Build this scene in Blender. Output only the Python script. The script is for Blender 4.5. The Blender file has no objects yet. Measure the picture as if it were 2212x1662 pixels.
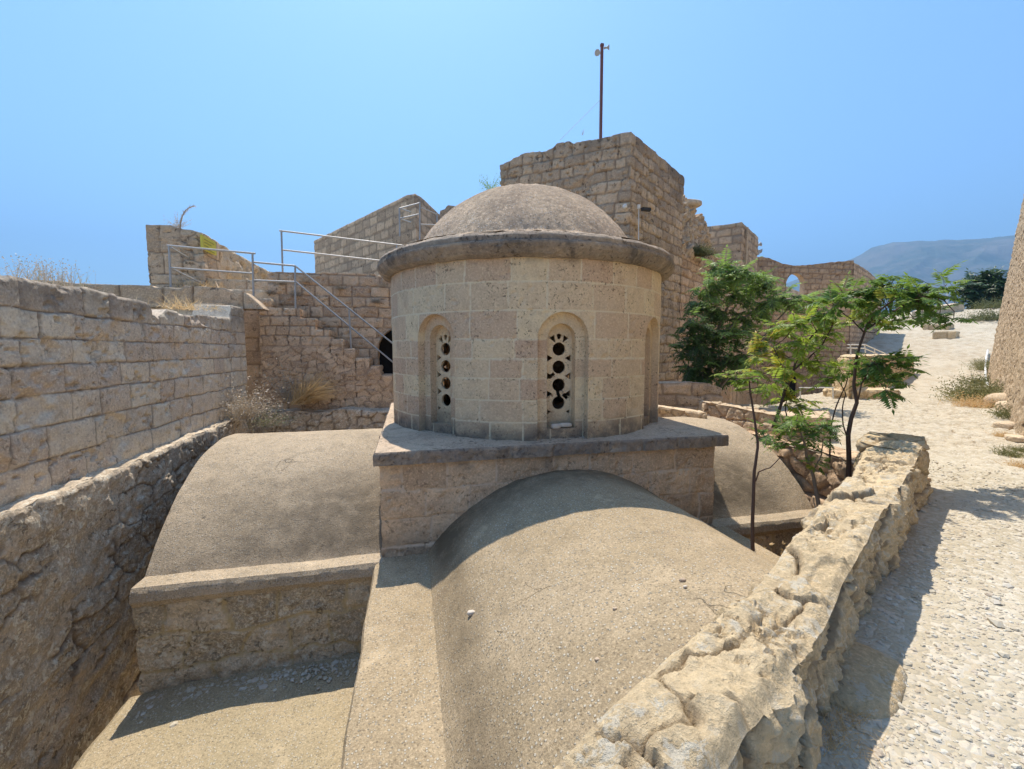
import bpy, math, random
import numpy as np
from math import radians, sin, cos, pi, sqrt, atan2, tan
from mathutils import Vector
random.seed(7); rng = np.random.default_rng(7)
S = bpy.context.scene
C = S.collection

# ------------------------------------------------------------------ camera, light, exposure
F, PITCH, YAW = 941.0, radians(4.5), radians(13.2)      # lens and aim, recovered from the photo's vanishing points
cd = bpy.data.cameras.new('camera'); cam = bpy.data.objects.new('camera', cd); C.objects.link(cam)
cd.sensor_width = 36; cd.lens = 36 * F / 2212; cd.clip_start = 0.02; cd.clip_end = 30000
cam.location = (0, 0, 0); cam.rotation_euler = (radians(90) - PITCH, 0, -YAW)
S.camera = cam
SUN_EL = radians(66)
sdir = Vector((-0.03, cos(SUN_EL), sin(SUN_EL))).normalized()     # towards the sun
sl = bpy.data.lights.new('sun', 'SUN'); sl.energy = 3.6; sl.angle = radians(0.53); sl.color = (1.0, 0.90, 0.76)
so = bpy.data.objects.new('sun', sl); C.objects.link(so)
so.rotation_euler = (-sdir).to_track_quat('-Z', 'Y').to_euler()
w = bpy.data.worlds.new('World'); S.world = w; w.use_nodes = True
wn = w.node_tree; sky = wn.nodes.new('ShaderNodeTexSky'); sky.sky_type = 'NISHITA'; sky.sun_disc = False
sky.sun_elevation = SUN_EL; sky.sun_rotation = atan2(sdir.x, sdir.y)
sky.air_density = 1.0; sky.dust_density = 1.0; sky.ozone_density = 1.0
tn_ = wn.nodes.new('ShaderNodeMix'); tn_.data_type = 'RGBA'; tn_.blend_type = 'MULTIPLY'; tn_.inputs[0].default_value = 1; tn_.inputs[7].default_value = (0.56, 0.77, 0.90, 1)
wn.links.new(sky.outputs[0], tn_.inputs[6]); wn.links.new(tn_.outputs[2], wn.nodes['Background'].inputs[0]); wn.nodes['Background'].inputs[1].default_value = 0.135
S.view_settings.view_transform = 'Standard'; S.view_settings.look = 'None'
S.view_settings.exposure = 1.14; S.view_settings.gamma = 1

# ------------------------------------------------------------------ numeric helpers
def ray(x, y):          # a direction for a point of the photo (2212 px wide scale)
    u = (x - 1106) / F; v = (831 - y) / F
    cp, sp, ca, sa = cos(PITCH), sin(PITCH), cos(YAW), sin(YAW)
    return np.array([sa * cp + u * ca + v * sa * sp, ca * cp - u * sa + v * ca * sp, -sp + v * cp])
def W(x, y, d): return ray(x, y) * d                     # at depth d
def onz(x, y, z): r = ray(x, y); return r * (z / r[2])
def ony(x, y, Y): r = ray(x, y); return r * (Y / r[1])
def onx(x, y, X): r = ray(x, y); return r * (X / r[0])

def h3(ix, iy, iz, seed):
    n = (ix.astype(np.int64) * 374761393 + iy.astype(np.int64) * 668265263 + iz.astype(np.int64) * 2147483647 + seed * 144269504) & 0xffffffff
    n = ((n ^ (n >> 13)) * 1274126177) & 0xffffffff
    n = ((n ^ (n >> 16)) * 2246822519) & 0xffffffff
    return ((n ^ (n >> 15)) & 0xffffff) / float(0xffffff)
def vn(x, y, z, seed=0):
    x, y, z = np.broadcast_arrays(np.asarray(x, float), np.asarray(y, float), np.asarray(z, float))
    ix, iy, iz = np.floor(x), np.floor(y), np.floor(z)
    fx, fy, fz = x - ix, y - iy, z - iz
    fx, fy, fz = (f * f * f * (f * (f * 6 - 15) + 10) for f in (fx, fy, fz))
    r = 0
    for a in (0, 1):
        for b in (0, 1):
            for c in (0, 1):
                r = r + h3(ix + a, iy + b, iz + c, seed) * (fx if a else 1 - fx) * (fy if b else 1 - fy) * (fz if c else 1 - fz)
    return r * 2 - 1
def fbm(x, y, z, f=1.0, o=4, seed=0, g=0.5):
    r = 0; a = 1.0; t = 0
    for i in range(o):
        r = r + a * vn(np.asarray(x) * f, np.asarray(y) * f, np.asarray(z) * f, seed + i * 17); t += a; a *= g; f *= 2.03
    return r / t
def sst(a, b, x):
    t = np.clip((x - a) / (b - a), 0, 1); return t * t * (3 - 2 * t)

class Ashlar:
    """courses of squared blocks: z boundaries, random block lengths"""
    def __init__(s, zs, wmin, wmax, seed, warp=0.008, jw=0.012, jd=0.012, off=0.01, rough=0.006, pil=0.0, holes=0.0, lost=0.0):
        s.zs = np.array(zs, float); s.seed = seed; s.__dict__.update(warp=warp, jw=jw, jd=jd, off=off, rough=rough, pil=pil, holes=holes, lost=lost)
        r = random.Random(seed); s.b = []
        for k in range(len(zs) + 1):
            x = -60 + r.random(); L = [x]
            while x < 60: x += r.uniform(wmin, wmax); L.append(x)
            s.b.append(np.array(L))
    def __call__(s, S_, Z_):
        shp = S_.shape; a = S_.ravel(); z = Z_.ravel()
        ws = a + s.warp * fbm(a, z, 0, 2.5, 3, s.seed + 3) * 2; wz = z + s.warp * fbm(a, z, 5, 2.5, 3, s.seed + 4) * 2
        k = np.searchsorted(s.zs, wz)
        d = np.full(a.shape, 9.0); rid = np.zeros(a.shape)
        for i in np.unique(k):
            m = k == i; b = s.b[i]; j = np.searchsorted(b, ws[m])
            dd = np.minimum(ws[m] - b[j - 1], b[np.minimum(j, len(b) - 1)] - ws[m])
            if i > 0: dd = np.minimum(dd, wz[m] - s.zs[i - 1])
            if i < len(s.zs): dd = np.minimum(dd, s.zs[i] - wz[m])
            d[m] = dd; rid[m] = h3(np.full(j.shape, i), j, j * 0 + 7, s.seed)
        jm = 1 - sst(s.jw * 0.5, s.jw * 1.5, d + 0.004 * vn(a * 30, z * 30, 0, s.seed))
        r2 = (rid * 7919.7) % 1.0; r3 = (rid * 104729.3) % 1
        h = s.off * (r2 - 0.5) * 2 - s.jd * jm + s.rough * fbm(a, z, 1.7, 7, 4, s.seed + 9, 0.6) * 1.6
        h += s.pil * (sst(0, 0.09, d) - 1)
        if s.holes:
            q = fbm(a * 1.0, z * 1.3, 3.3, 9, 3, s.seed + 21); h -= s.holes * sst(0.22, 0.5, q) * sst(0.3, 0.9, r3 + 0.25)
        if s.lost:
            q = fbm(a, z, 9.3, 1.6, 4, s.seed + 33); h -= s.lost * sst(0.25, 0.45, q)
            jm = jm * (1 - sst(0.2, 0.4, q) * 0.7)
        return h.reshape(shp), rid.reshape(shp), jm.reshape(shp)
class Rubble:
    """irregular field stones: jittered cells"""
    def __init__(s, cw, ch, seed, jw=0.02, jd=0.03, off=0.02, rough=0.012, warp=0.06, fr=5):
        s.__dict__.update(cw=cw, ch=ch, seed=seed, jw=jw, jd=jd, off=off, rough=rough, warp=warp, fr=fr)
    def __call__(s, S_, Z_):
        shp = S_.shape; a = S_.ravel(); z = Z_.ravel()
        x = (a + s.warp * fbm(a, z, 0, 3, 3, s.seed + 3)) / s.cw; y = (z + s.warp * fbm(a, z, 4, 3, 3, s.seed + 5)) / s.ch
        ix, iy = np.floor(x), np.floor(y); f1 = np.full(a.shape, 9.0); f2 = f1.copy(); rid = np.zeros(a.shape)
        for dx in (-1, 0, 1):
            for dy in (-1, 0, 1):
                cx, cy = ix + dx, iy + dy; o = cx * 0
                px = cx + 0.1 + 0.8 * h3(cx, cy, o, s.seed); py = cy + 0.1 + 0.8 * h3(cx, cy, o + 1, s.seed)
                dd = np.maximum(abs(px - x), abs(py - y)) * 0.5 + 0.5 * np.hypot(px - x, py - y); m = dd < f1
                f2 = np.where(m, f1, np.minimum(f2, dd)); rid = np.where(m, h3(cx, cy, o + 2, s.seed), rid); f1 = np.where(m, dd, f1)
        e = (f2 - f1) * min(s.cw, s.ch)
        jm = 1 - sst(0, s.jw * 2, e)
        r2 = (rid * 7919.7) % 1.0
        h = s.off * (r2 - 0.5) * 2 - s.jd * jm + s.rough * fbm(a, z, 1.7, s.fr, 5, s.seed + 9, 0.62) * 2
        return h.reshape(shp), rid.reshape(shp), jm.reshape(shp)
class Rough:
    def __init__(s, seed, amp=0.02, f=3, o=5): s.seed, s.amp, s.f, s.o = seed, amp, f, o
    def __call__(s, S_, Z_):
        n = fbm(S_, Z_, 2.2, s.f, s.o, s.seed, 0.55)
        return s.amp * n * 1.6, (vn(S_ * 1.3, Z_ * 1.3, 0, s.seed + 5) * 0.5 + 0.5), S_ * 0
class Mix:
    def __init__(s, A, B, m): s.A, s.B, s.m = A, B, m
    def __call__(s, S_, Z_):
        a, b, m = s.A(S_, Z_), s.B(S_, Z_), s.m(S_, Z_)
        return tuple(p * (1 - m) + q * m for p, q in zip(a, b))

# ------------------------------------------------------------------ objects
def props(o, label=None, cat=None, group=None, kind=None):
    for k, v in (('label', label), ('category', cat), ('group', group), ('kind', kind)):
        if v: o[k] = v
    return o
def empty(name, loc, label, cat, group=None):
    o = bpy.data.objects.new(name, None); C.objects.link(o); o.location = loc; o.empty_display_size = 0.2
    return props(o, label, cat, group)
class MB:
    """collects vertices, faces and per-vertex attributes for ONE mesh"""
    def __init__(s): s.v = []; s.f = []; s.n = 0; s.at = {'tint': [], 'joint': [], 'stain': []}
    def add(s, v, f, tint=0.5, joint=0.0, stain=0.0):
        v = np.asarray(v, float).reshape(-1, 3); n = len(v)
        f = [np.asarray(q) + s.n for q in f] if isinstance(f, list) else f + s.n
        s.v.append(v); s.f.append(f); s.n += n
        for k, a in (('tint', tint), ('joint', joint), ('stain', stain)):
            s.at[k].append(np.broadcast_to(np.asarray(a, float).ravel() if np.ndim(a) else a, (n,)).astype(float))
        return s
    def grid(s, P, flip=False, mask=None, **k):       # P (m,n,3)
        m, n = P.shape[:2]; i = np.arange(m * n).reshape(m, n)
        q = np.stack([i[:-1, :-1], i[1:, :-1], i[1:, 1:], i[:-1, 1:]], -1).reshape(-1, 4)
        if flip: q = q[:, ::-1]
        if mask is not None: q = q[mask.ravel()]
        k = {a: (np.broadcast_to(b, (m, n)) if np.ndim(b) else b) for a, b in k.items()}
        return s.add(P.reshape(-1, 3), q, **k)
    def box(s, a, b, **k):
        x0, y0, z0 = a; x1, y1, z1 = b
        v = [(x0, y0, z0), (x1, y0, z0), (x1, y1, z0), (x0, y1, z0), (x0, y0, z1), (x1, y0, z1), (x1, y1, z1), (x0, y1, z1)]
        return s.add(v, np.array([(0, 3, 2, 1), (4, 5, 6, 7), (0, 1, 5, 4), (1, 2, 6, 5), (2, 3, 7, 6), (3, 0, 4, 7)]), **k)
    def tube(s, pts, rad, n=8, **k):
        pts = np.array(pts, float); m = len(pts); rad = np.broadcast_to(np.asarray(rad, float), (m,))
        t = np.gradient(pts, axis=0); t /= np.linalg.norm(t, axis=1)[:, None] + 1e-9
        up = np.array([0.0, 0, 1]) if abs(t[0][2]) < 0.9 else np.array([1.0, 0, 0]); R = []
        for i in range(m):
            a = np.cross(t[i], up); a /= np.linalg.norm(a) + 1e-9; b = np.cross(a, t[i]); up = b
            th = np.arange(n) * 2 * pi / n
            R.append(pts[i] + rad[i] * (np.cos(th)[:, None] * a + np.sin(th)[:, None] * b))
        P = np.array(R); P = np.concatenate([P, P[:, :1]], 1); s.grid(P, flip=False, **k)
        for e, fl in ((0, 0), (m - 1, 1)):
            c = np.vstack([P[e, :n], pts[e]]); q = [np.array([i, (i + 1) % n, n]) for i in range(n)]
            s.add(c, np.array([x[::-1] if not fl else x for x in q]), **k)
        return s
    def build(s, name, mat, parent=None, loc=(0, 0, 0), smooth=50, weld=True):
        v = np.concatenate(s.v); me = bpy.data.meshes.new(name)
        fs = []
        for f in s.f:
            if isinstance(f, list): fs += [list(map(int, q)) for q in f]
            else: fs += f.tolist()
        me.from_pydata((v - np.array(loc)).tolist() if any(loc) else v.tolist(), [], fs)
        for k, a in s.at.items():
            at = me.attributes.new(k, 'FLOAT', 'POINT'); at.data.foreach_set('value', np.concatenate(a).astype(np.float32))
        me.materials.append(mat)
        if smooth: me.shade_smooth(); me.set_sharp_from_angle(angle=radians(smooth))
        me.update()
        o = bpy.data.objects.new(name, me); C.objects.link(o); o.location = loc
        if parent: o.parent = parent; o.matrix_parent_inverse.identity(); o.location = Vector(loc) - parent.location
        return o

def dens(poly, res):
    out = []; 
    for a, b in zip(poly[:-1], poly[1:]):
        a, b = np.array(a, float), np.array(b, float); n = max(1, int(np.ceil(np.linalg.norm(b - a) / res)))
        out += [a + (b - a) * i / n for i in range(n)]
    out.append(np.array(poly[-1], float)); return np.array(out)
def resample(poly, n):
    p = np.array(poly, float); d = np.r_[0, np.cumsum(np.linalg.norm(np.diff(p, axis=0), axis=1))]
    t = np.linspace(0, d[-1], n); return np.stack([np.interp(t, d, p[:, i]) for i in range(2)], -1)
def solid(name, outer, inner, z0, topf, lay, res, mat, parent=None, vres=None, batter=0.0, toplay=None, bev=0.02, stainf=None, cutf=None, mb=None, s0=0.0, tres=None, keep=0.5):
    """a masonry wall or block between two plan lines, relief on every side, real thickness"""
    vres = vres or res; tres = tres or res
    L = np.linalg.norm(np.diff(np.array(outer, float), axis=0), axis=1).sum()
    nu = max(2, int(L / res) + 1); O = resample(outer, nu); I = resample(inner, nu)
    wd = max(np.linalg.norm(O[0] - I[0]), np.linalg.norm(O[-1] - I[-1])); nv = max(3, int(wd / tres) + 1)
    v = np.linspace(0, 1, nv)
    capE = O[-1] + (I[-1] - O[-1]) * v[:, None]; capS = I[0] + (O[0] - I[0]) * v[:, None]
    per = np.concatenate([O[:-1], capE[:-1], I[::-1][:-1], capS]); n = len(per)
    d = np.linalg.norm(np.diff(per, axis=0), axis=1); ss = np.r_[0, np.cumsum(d)]
    seg = np.diff(per, axis=0); seg = np.vstack([seg, seg[:1]]); prv = np.vstack([seg[-2:-1], seg[:-1]])
    nn = lambda q: np.stack([q[:, 1], -q[:, 0]], -1) / (np.linalg.norm(q, axis=1)[:, None] + 1e-9)
    nm = nn(seg) + nn(prv); nm /= np.linalg.norm(nm, axis=1)[:, None] + 1e-9
    area = np.sum(per[:-1, 0] * per[1:, 1] - per[1:, 0] * per[:-1, 1]); ccw = area > 0
    if not ccw: nm = -nm
    tz = topf(per[:, 0], per[:, 1]); nz = max(3, int((np.max(tz) - z0) / vres) + 1)
    t = np.linspace(0, 1, nz)[None, :]
    Z = z0 + t * (tz[:, None] - z0); SS = np.broadcast_to(ss[:, None] + s0, Z.shape)
    h, tint, jn = lay(SS, Z)
    fade = 1 - sst(0, 1, np.clip((Z - (tz[:, None] - bev * 1.5)) / (bev * 1.5), 0, 1)); h = h * (fade * (1 - keep) + keep) - bev * 0.8 * (1 - fade) ** 2
    hb = h + batter * (tz[:, None] - Z)
    P = np.stack([per[:, 0][:, None] + nm[:, 0][:, None] * hb, per[:, 1][:, None] + nm[:, 1][:, None] * hb, Z], -1)
    P[-1] = P[0]
    st = stainf(P, 'side') if stainf else 0.0
    M = mb or MB(); M.grid(P, flip=not ccw, tint=tint, joint=jn, stain=st)
    # top
    G = O[:, None] + (I - O)[:, None] * v[None, :, None]
    tzz = topf(G[..., 0], G[..., 1]); tl = toplay or Rough(5, 0.012, 4)
    e = np.minimum(np.minimum(v, 1 - v)[None, :] * wd, np.minimum(np.linspace(0, L, nu), L - np.linspace(0, L, nu))[:, None])
    ht, tt, jt = tl(G[..., 0], G[..., 1]); ff = sst(0, bev * 2.5, e)
    T = np.concatenate([G, (tzz + ht * ff + bev * 0.0)[..., None]], -1)
    # rim follows the displaced side edge
    T[:, 0, :2] = P[:nu, -1, :2]; T[-1, :, :2] = P[nu - 1:nu - 1 + nv, -1, :2]; T[:, -1, :2] = P[nu + nv - 2:2 * nu + nv - 2, -1, :2][::-1]; T[0, ::-1, :2] = P[2 * nu + nv - 3:, -1, :2][:nv]
    st = stainf(T, 'top') if stainf else 0.0
    M.grid(T, flip=not ccw, tint=tt, joint=jt, stain=st)
    if mb: return mb
    return M.build(name, mat, parent)
def cutgrid(a, b, sdf):
    """regular grid in (a,b); cells outside sdf>0 dropped, vertices snapped to the outline"""
    A, B = np.meshgrid(a, b, indexing='ij'); A = A.copy(); B = B.copy(); c = max(a[1] - a[0], b[1] - b[0]); e = c * 0.05
    for _ in range(2):
        s = sdf(A, B); gx = (sdf(A + e, B) - s) / e; gy = (sdf(A, B + e) - s) / e; g = gx * gx + gy * gy + 1e-6
        m = abs(s) < 0.62 * c
        A = np.where(m, A - s * gx / g, A); B = np.where(m, B - s * gy / g, B)
    ca = (A[:-1, :-1] + A[1:, :-1] + A[1:, 1:] + A[:-1, 1:]) / 4; cb = (B[:-1, :-1] + B[1:, :-1] + B[1:, 1:] + B[:-1, 1:]) / 4
    return A, B, sdf(ca, cb) > 0
def sd_arch(x, z, hw, zb, zs):     # negative inside; half width, bottom, spring height
    up = np.hypot(x, z - zs) - hw; lo = np.maximum(abs(x) - hw, zb - z)
    return np.where(z > zs, up, lo)
def arch_line(hw, zb, zs, n=16):
    return [(-hw, z) for z in np.linspace(zb, zs, 12)] + [(hw * sin(a), zs + hw * cos(a)) for a in np.linspace(-pi / 2, pi / 2, n)[1:-1]] + [(hw, z) for z in np.linspace(zs, zb, 12)]

# ------------------------------------------------------------------ materials
def mat(name): 
    m = bpy.data.materials.new(name); m.use_nodes = True; nt = m.node_tree
    return m, nt, nt.nodes['Principled BSDF']
class NT:
    def __init__(s, nt): s.nt = nt
    def n(s, t, **k):
        x = s.nt.nodes.new(t)
        for a, b in k.items(): setattr(x, a, b)
        return x
    def l(s, a, b): s.nt.links.new(a, b)
    def noise(s, co, scale, det=4, rough=0.6, dist=0.0):
        x = s.n('ShaderNodeTexNoise'); x.inputs['Scale'].default_value = scale; x.inputs['Detail'].default_value = det
        x.inputs['Roughness'].default_value = rough; x.inputs['Distortion'].default_value = dist; s.l(co, x.inputs['Vector']); return x.outputs[0]
    def vor(s, co, scale, feat='F1', out='Distance'):
        x = s.n('ShaderNodeTexVoronoi', feature=feat); x.inputs['Scale'].default_value = scale; s.l(co, x.inputs['Vector']); return x.outputs[out]
    def ramp(s, f, lo, hi, a=0.0, b=1.0):
        x = s.n('ShaderNodeMapRange'); x.interpolation_type = 'SMOOTHSTEP'
        for i, v in zip((1, 2, 3, 4), (lo, hi, a, b)): x.inputs[i].default_value = v
        s.l(f, x.inputs[0]); return x.outputs[0]
    def mix(s, f, a, b, mode='MIX'):
        x = s.n('ShaderNodeMix', data_type='RGBA', blend_type=mode)
        for i, v in ((0, f), (6, a), (7, b)):
            if hasattr(v, 'is_linked') or hasattr(v, 'links'): s.l(v, x.inputs[i])
            elif i == 0: x.inputs[0].default_value = v
            else: x.inputs[i].default_value = (*v, 1)
        return x.outputs[2]
    def m(s, op, a, b=None):
        x = s.n('ShaderNodeMath', operation=op)
        for i, v in ((0, a), (1, b)):
            if v is None: continue
            if hasattr(v, 'links'): s.l(v, x.inputs[i])
            else: x.inputs[i].default_value = v
        return x.outputs[0]
    def attr(s, n): x = s.n('ShaderNodeAttribute'); x.attribute_name = n; return x.outputs['Fac']
    def coord(s, scale=(1, 1, 1)):
        x = s.n('ShaderNodeTexCoord'); y = s.n('ShaderNodeMapping'); y.inputs['Scale'].default_value = scale; s.l(x.outputs['Object'], y.inputs[0]); return y.outputs[0]
    def bump(s, h, st, dist, nrm=None):
        x = s.n('ShaderNodeBump'); x.inputs['Strength'].default_value = st; x.inputs['Distance'].default_value = dist; s.l(h, x.inputs['Height'])
        if nrm: s.l(nrm, x.inputs['Normal'])
        return x.outputs[0]
def wm(c): return (min(.8, c[0] * 1.68), min(.77, c[1] * 1.55), min(.72, c[2] * 1.38))
def stone(name, c1, c2, mortar, stain=(0.075, 0.068, 0.06), stain_amt=0.5, pit=0.5, rust=0.25, streak=0.0, bmp=1.0, ps=22, contrast=1.0, bright=None):
    m, nt, bs = mat(name); N = NT(nt); co = N.coord(); c1, c2, mortar = wm(c1), wm(c2), wm(mortar)
    col = N.mix(N.attr('tint'), c1, c2)
    n1 = N.noise(co, 1.1, 5, 0.65, 0.4); n2 = N.noise(co, 5.5, 7, 0.7); n3 = N.noise(co, 38, 6, 0.75)
    col = N.mix(N.ramp(n2, 0.42, 0.7, 0, 0.45 * contrast), col, tuple(x * 0.7 for x in c1))
    rr = N.ramp(N.noise(co, 3.1, 6, 0.7, 0.8), 0.52, 0.72, 0, rust); col = N.mix(rr, col, (0.42, 0.25, 0.165))
    col = N.mix(N.ramp(n3, 0.48, 0.66, 0.0, 0.6 * contrast), col, tuple(min(1, x * 1.3) for x in c2))
    col = N.mix(N.ramp(n3, 0.45, 0.32, 0.0, 0.45 * contrast), col, tuple(x * 0.4 for x in c1))
    sc = N.coord((1, 1, 0.16)) if streak else co
    sn = N.noise(sc, 2.6 if not streak else 4.5, 6, 0.72, 0.3)
    stain = tuple(x * 1.6 for x in stain)
    sv = N.m('ADD', N.ramp(sn, 0.52, 0.74, 0, stain_amt * .8), N.m('MULTIPLY', N.attr('stain'), N.ramp(n2, 0.2, 0.55, 0.25, 1.15)))
    sv = N.m('MINIMUM', sv, 0.93)
    col = N.mix(sv, col, stain)
    if bright:   # pale lichen crusts
        lb = N.m('MULTIPLY', N.ramp(N.noise(co, 13, 5, 0.75, 0.6), 0.52, 0.58), N.ramp(N.noise(co, 2.1, 4, 0.7), 0.36, 0.54)); col = N.mix(N.m('MULTIPLY', lb, 0.8), col, bright)
    jm = N.m('MULTIPLY', N.attr('joint'), N.ramp(n2, 0.25, 0.5, 0.45, 1.0)); col = N.mix(jm, col, mortar)
    pn = N.noise(co, ps, 3, 0.55, 0.6); pits = N.m('MULTIPLY', N.ramp(pn, 0.585, 0.65), N.ramp(N.noise(co, 2.2, 3, 0.6), 0.42, 0.60, 0.1, 1))
    col = N.mix(N.m('MULTIPLY', pits, pit), col, tuple(x * 0.2 for x in c1))
    N.l(col, bs.inputs['Base Color']); bs.inputs['Roughness'].default_value = 0.93; bs.inputs['Specular IOR Level'].default_value = 0.15
    hh = N.m('ADD', N.m('MULTIPLY', n3, 0.5), N.m('MULTIPLY', n2, 0.9)); hh = N.m('SUBTRACT', hh, N.m('MULTIPLY', pits, 1.1 * pit))
    N.l(N.bump(hh, 0.75 * bmp, 0.03), bs.inputs['Normal'])
    return m
M_DRUM = stone('pale_sandstone', (0.37, 0.275, 0.205), (0.55, 0.41, 0.29), (0.56, 0.44, 0.34), stain=(0.08, 0.07, 0.06), stain_amt=0.2, pit=0.7, rust=0.4, bmp=0.6, ps=30, contrast=0.7)
M_PLINTH = stone('weathered_ochre_stone', (0.31, 0.235, 0.17), (0.47, 0.37, 0.27), (0.42, 0.35, 0.28), stain_amt=0.45, pit=0.5, rust=0.3, bmp=0.8)
M_CORN = stone('blackened_cornice_stone', (0.25, 0.21, 0.175), (0.36, 0.31, 0.255), (0.20, 0.175, 0.15), stain=(0.085, 0.076, 0.068), stain_amt=0.7, pit=0.7, bmp=0.9, rust=0.1)
M_ASH = stone('grey_ashlar_stone', (0.37, 0.32, 0.275), (0.51, 0.445, 0.38), (0.20, 0.18, 0.165), stain=(0.09, 0.08, 0.072), stain_amt=0.55, pit=0.4, rust=0.3, bmp=0.9)
M_BACK = stone('brown_wall_stone', (0.28, 0.21, 0.155), (0.45, 0.36, 0.27), (0.20, 0.155, 0.12), stain_amt=0.35, pit=0.55, rust=0.3, bmp=1.0, ps=12)
M_TOWER = stone('grey_brown_tower_stone', (0.22, 0.18, 0.14), (0.42, 0.345, 0.26), (0.17, 0.14, 0.11), stain=(0.10, 0.085, 0.07), stain_amt=0.5, pit=0.7, rust=0.35, bmp=1.0, ps=9)
M_TWR2 = stone('streaked_far_stone', (0.27, 0.21, 0.155), (0.41, 0.325, 0.24), (0.17, 0.13, 0.10), stain=(0.14, 0.115, 0.09), stain_amt=0.35, pit=0.6, rust=0.4, streak=1, bmp=1.0, ps=7)
M_RUB = stone('lichened_rubble', (0.28, 0.25, 0.205), (0.40, 0.355, 0.295), (0.14, 0.12, 0.10), stain_amt=0.4, pit=0.5, rust=0.15, bmp=1.4, bright=(0.80, 0.75, 0.62), ps=14, contrast=1.3)
M_LICH = stone('lichened_ashlar', (0.24, 0.215, 0.17), (0.40, 0.355, 0.28), (0.33, 0.28, 0.18), stain_amt=0.55, pit=0.45, rust=0.15, bmp=1.6, bright=(0.76, 0.71, 0.58), ps=18, contrast=1.4)
M_PAR = stone('sandy_parapet_stone', (0.33, 0.27, 0.18), (0.43, 0.365, 0.255), (0.21, 0.17, 0.12), stain=(0.14, 0.11, 0.08), stain_amt=0.5, pit=0.06, rust=0.0, bmp=1.7, ps=40, contrast=1.1, bright=(0.66, 0.60, 0.48))
M_PALE = stone('sun_bleached_stone', (0.32, 0.27, 0.205), (0.43, 0.37, 0.29), (0.26, 0.20, 0.15), stain_amt=0.25, pit=0.6, rust=0.2, bmp=1.2, ps=12)
M_RWALL = stone('rough_tower_rubble', (0.27, 0.225, 0.17), (0.40, 0.34, 0.26), (0.24, 0.19, 0.14), stain_amt=0.5, pit=0.8, rust=0.04, bmp=2.2, ps=11, contrast=1.6)

def screed(name, c1, c2, dark, light, sc=44, lightamt=0.65, patch=0.6, warm=0.35, grain=48, ga=.65):
    m, nt, bs = mat(name); N = NT(nt); co = N.coord(); c1, c2 = (c1[0] * 1.02, c1[1] * .94, c1[2] * .80), (c2[0] * 1.02, c2[1] * .94, c2[2] * .80); dark = (dark[0] * 1.05, dark[1], dark[2] * .85)
    n1 = N.noise(co, 0.9, 6, 0.62, 0.3); n2 = N.noise(co, 4.2, 8, 0.75, 0.2); n3 = N.noise(co, 90, 4, 0.7)
    col = N.mix(N.ramp(n1, 0.36, 0.62), c1, c2)
    col = N.mix(N.ramp(n2, 0.48, 0.72, 0, patch), col, dark)
    col = N.mix(N.ramp(N.noise(co, 2.3, 6, 0.7, 0.6), 0.55, 0.75, 0, warm), col, (0.42, 0.30, 0.22))
    col = N.mix(N.ramp(n3, 0.42, 0.62, 0, 0.55), col, tuple(x * 0.55 for x in c1)); n4 = N.noise(co, grain, 5, 0.8); col = N.mix(N.ramp(n4, 0.5, 0.64, 0, ga), col, tuple(x * 0.6 for x in c1)); col = N.mix(N.ramp(n4, 0.47, 0.36, 0, ga), col, tuple(min(1, x * 1.3) for x in c2))
    sk = N.noise(N.coord((1, 1, .35)), 1.7, 7, .72, .5); col = N.mix(N.ramp(sk, .54, .70, 0, .45), col, dark); col = N.mix(N.ramp(N.noise(co, 1.25, 6, .7, .4), .56, .70, 0, .55), col, tuple(min(.8, x * 1.28) for x in c2))
    v = N.vor(co, sc); pc = N.vor(co, sc, out='Color'); x = N.n('ShaderNodeSeparateColor'); N.l(pc, x.inputs[0])
    peb = N.m('MULTIPLY', N.ramp(v, 0.42, 0.30), N.ramp(x.outputs[0], 0.62, 0.68))
    col = N.mix(N.m('MULTIPLY', peb, lightamt), col, light)
    peb2 = N.m('MULTIPLY', N.ramp(v, 0.40, 0.30), N.ramp(x.outputs[1], 0.72, 0.78)); col = N.mix(N.m('MULTIPLY', peb2, 0.6), col, tuple(q * 0.35 for q in c1))
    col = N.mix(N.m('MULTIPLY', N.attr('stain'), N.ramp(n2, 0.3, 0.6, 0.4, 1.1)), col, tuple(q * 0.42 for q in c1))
    # thin wandering cracks
    ck = N.n('ShaderNodeTexVoronoi', feature='DISTANCE_TO_EDGE'); ck.inputs['Scale'].default_value = 0.55
    wx = N.n('ShaderNodeVectorMath', operation='ADD'); nz = N.n('ShaderNodeTexNoise'); nz.inputs['Scale'].default_value = 2.4; nz.inputs['Detail'].default_value = 2.5
    N.l(co, nz.inputs['Vector']); N.l(co, wx.inputs[0]); N.l(nz.outputs['Color'], wx.inputs[1]); N.l(wx.outputs[0], ck.inputs['Vector'])
    crk = N.m('MULTIPLY', N.ramp(ck.outputs[0], 0.004, 0.001), N.ramp(n1, 0.54, 0.62)); col = N.mix(N.m('MULTIPLY', crk, 0.18), col, tuple(q * 0.35 for q in c1))
    N.l(col, bs.inputs['Base Color']); bs.inputs['Roughness'].default_value = 0.9; bs.inputs['Specular IOR Level'].default_value = 0.2
    hh = N.m('ADD', N.m('MULTIPLY', n3, 0.35), N.m('ADD', N.m('MULTIPLY', peb, 0.35), N.m('MULTIPLY', n2, 0.8))); hh = N.m('SUBTRACT', hh, N.m('MULTIPLY', crk, 0.8))
    N.l(N.bump(hh, 1.0, 0.025), bs.inputs['Normal'])
    return m
M_SCR = screed('pebbly_vault_screed', (0.41, 0.345, 0.255), (0.51, 0.435, 0.335), (0.23, 0.195, 0.155), (0.66, 0.62, 0.52))
M_SCR2 = screed('grey_vault_screed', (0.45, 0.39, 0.32), (0.55, 0.48, 0.40), (0.21, 0.185, 0.16), (0.62, 0.58, 0.5), patch=0.75)
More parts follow.
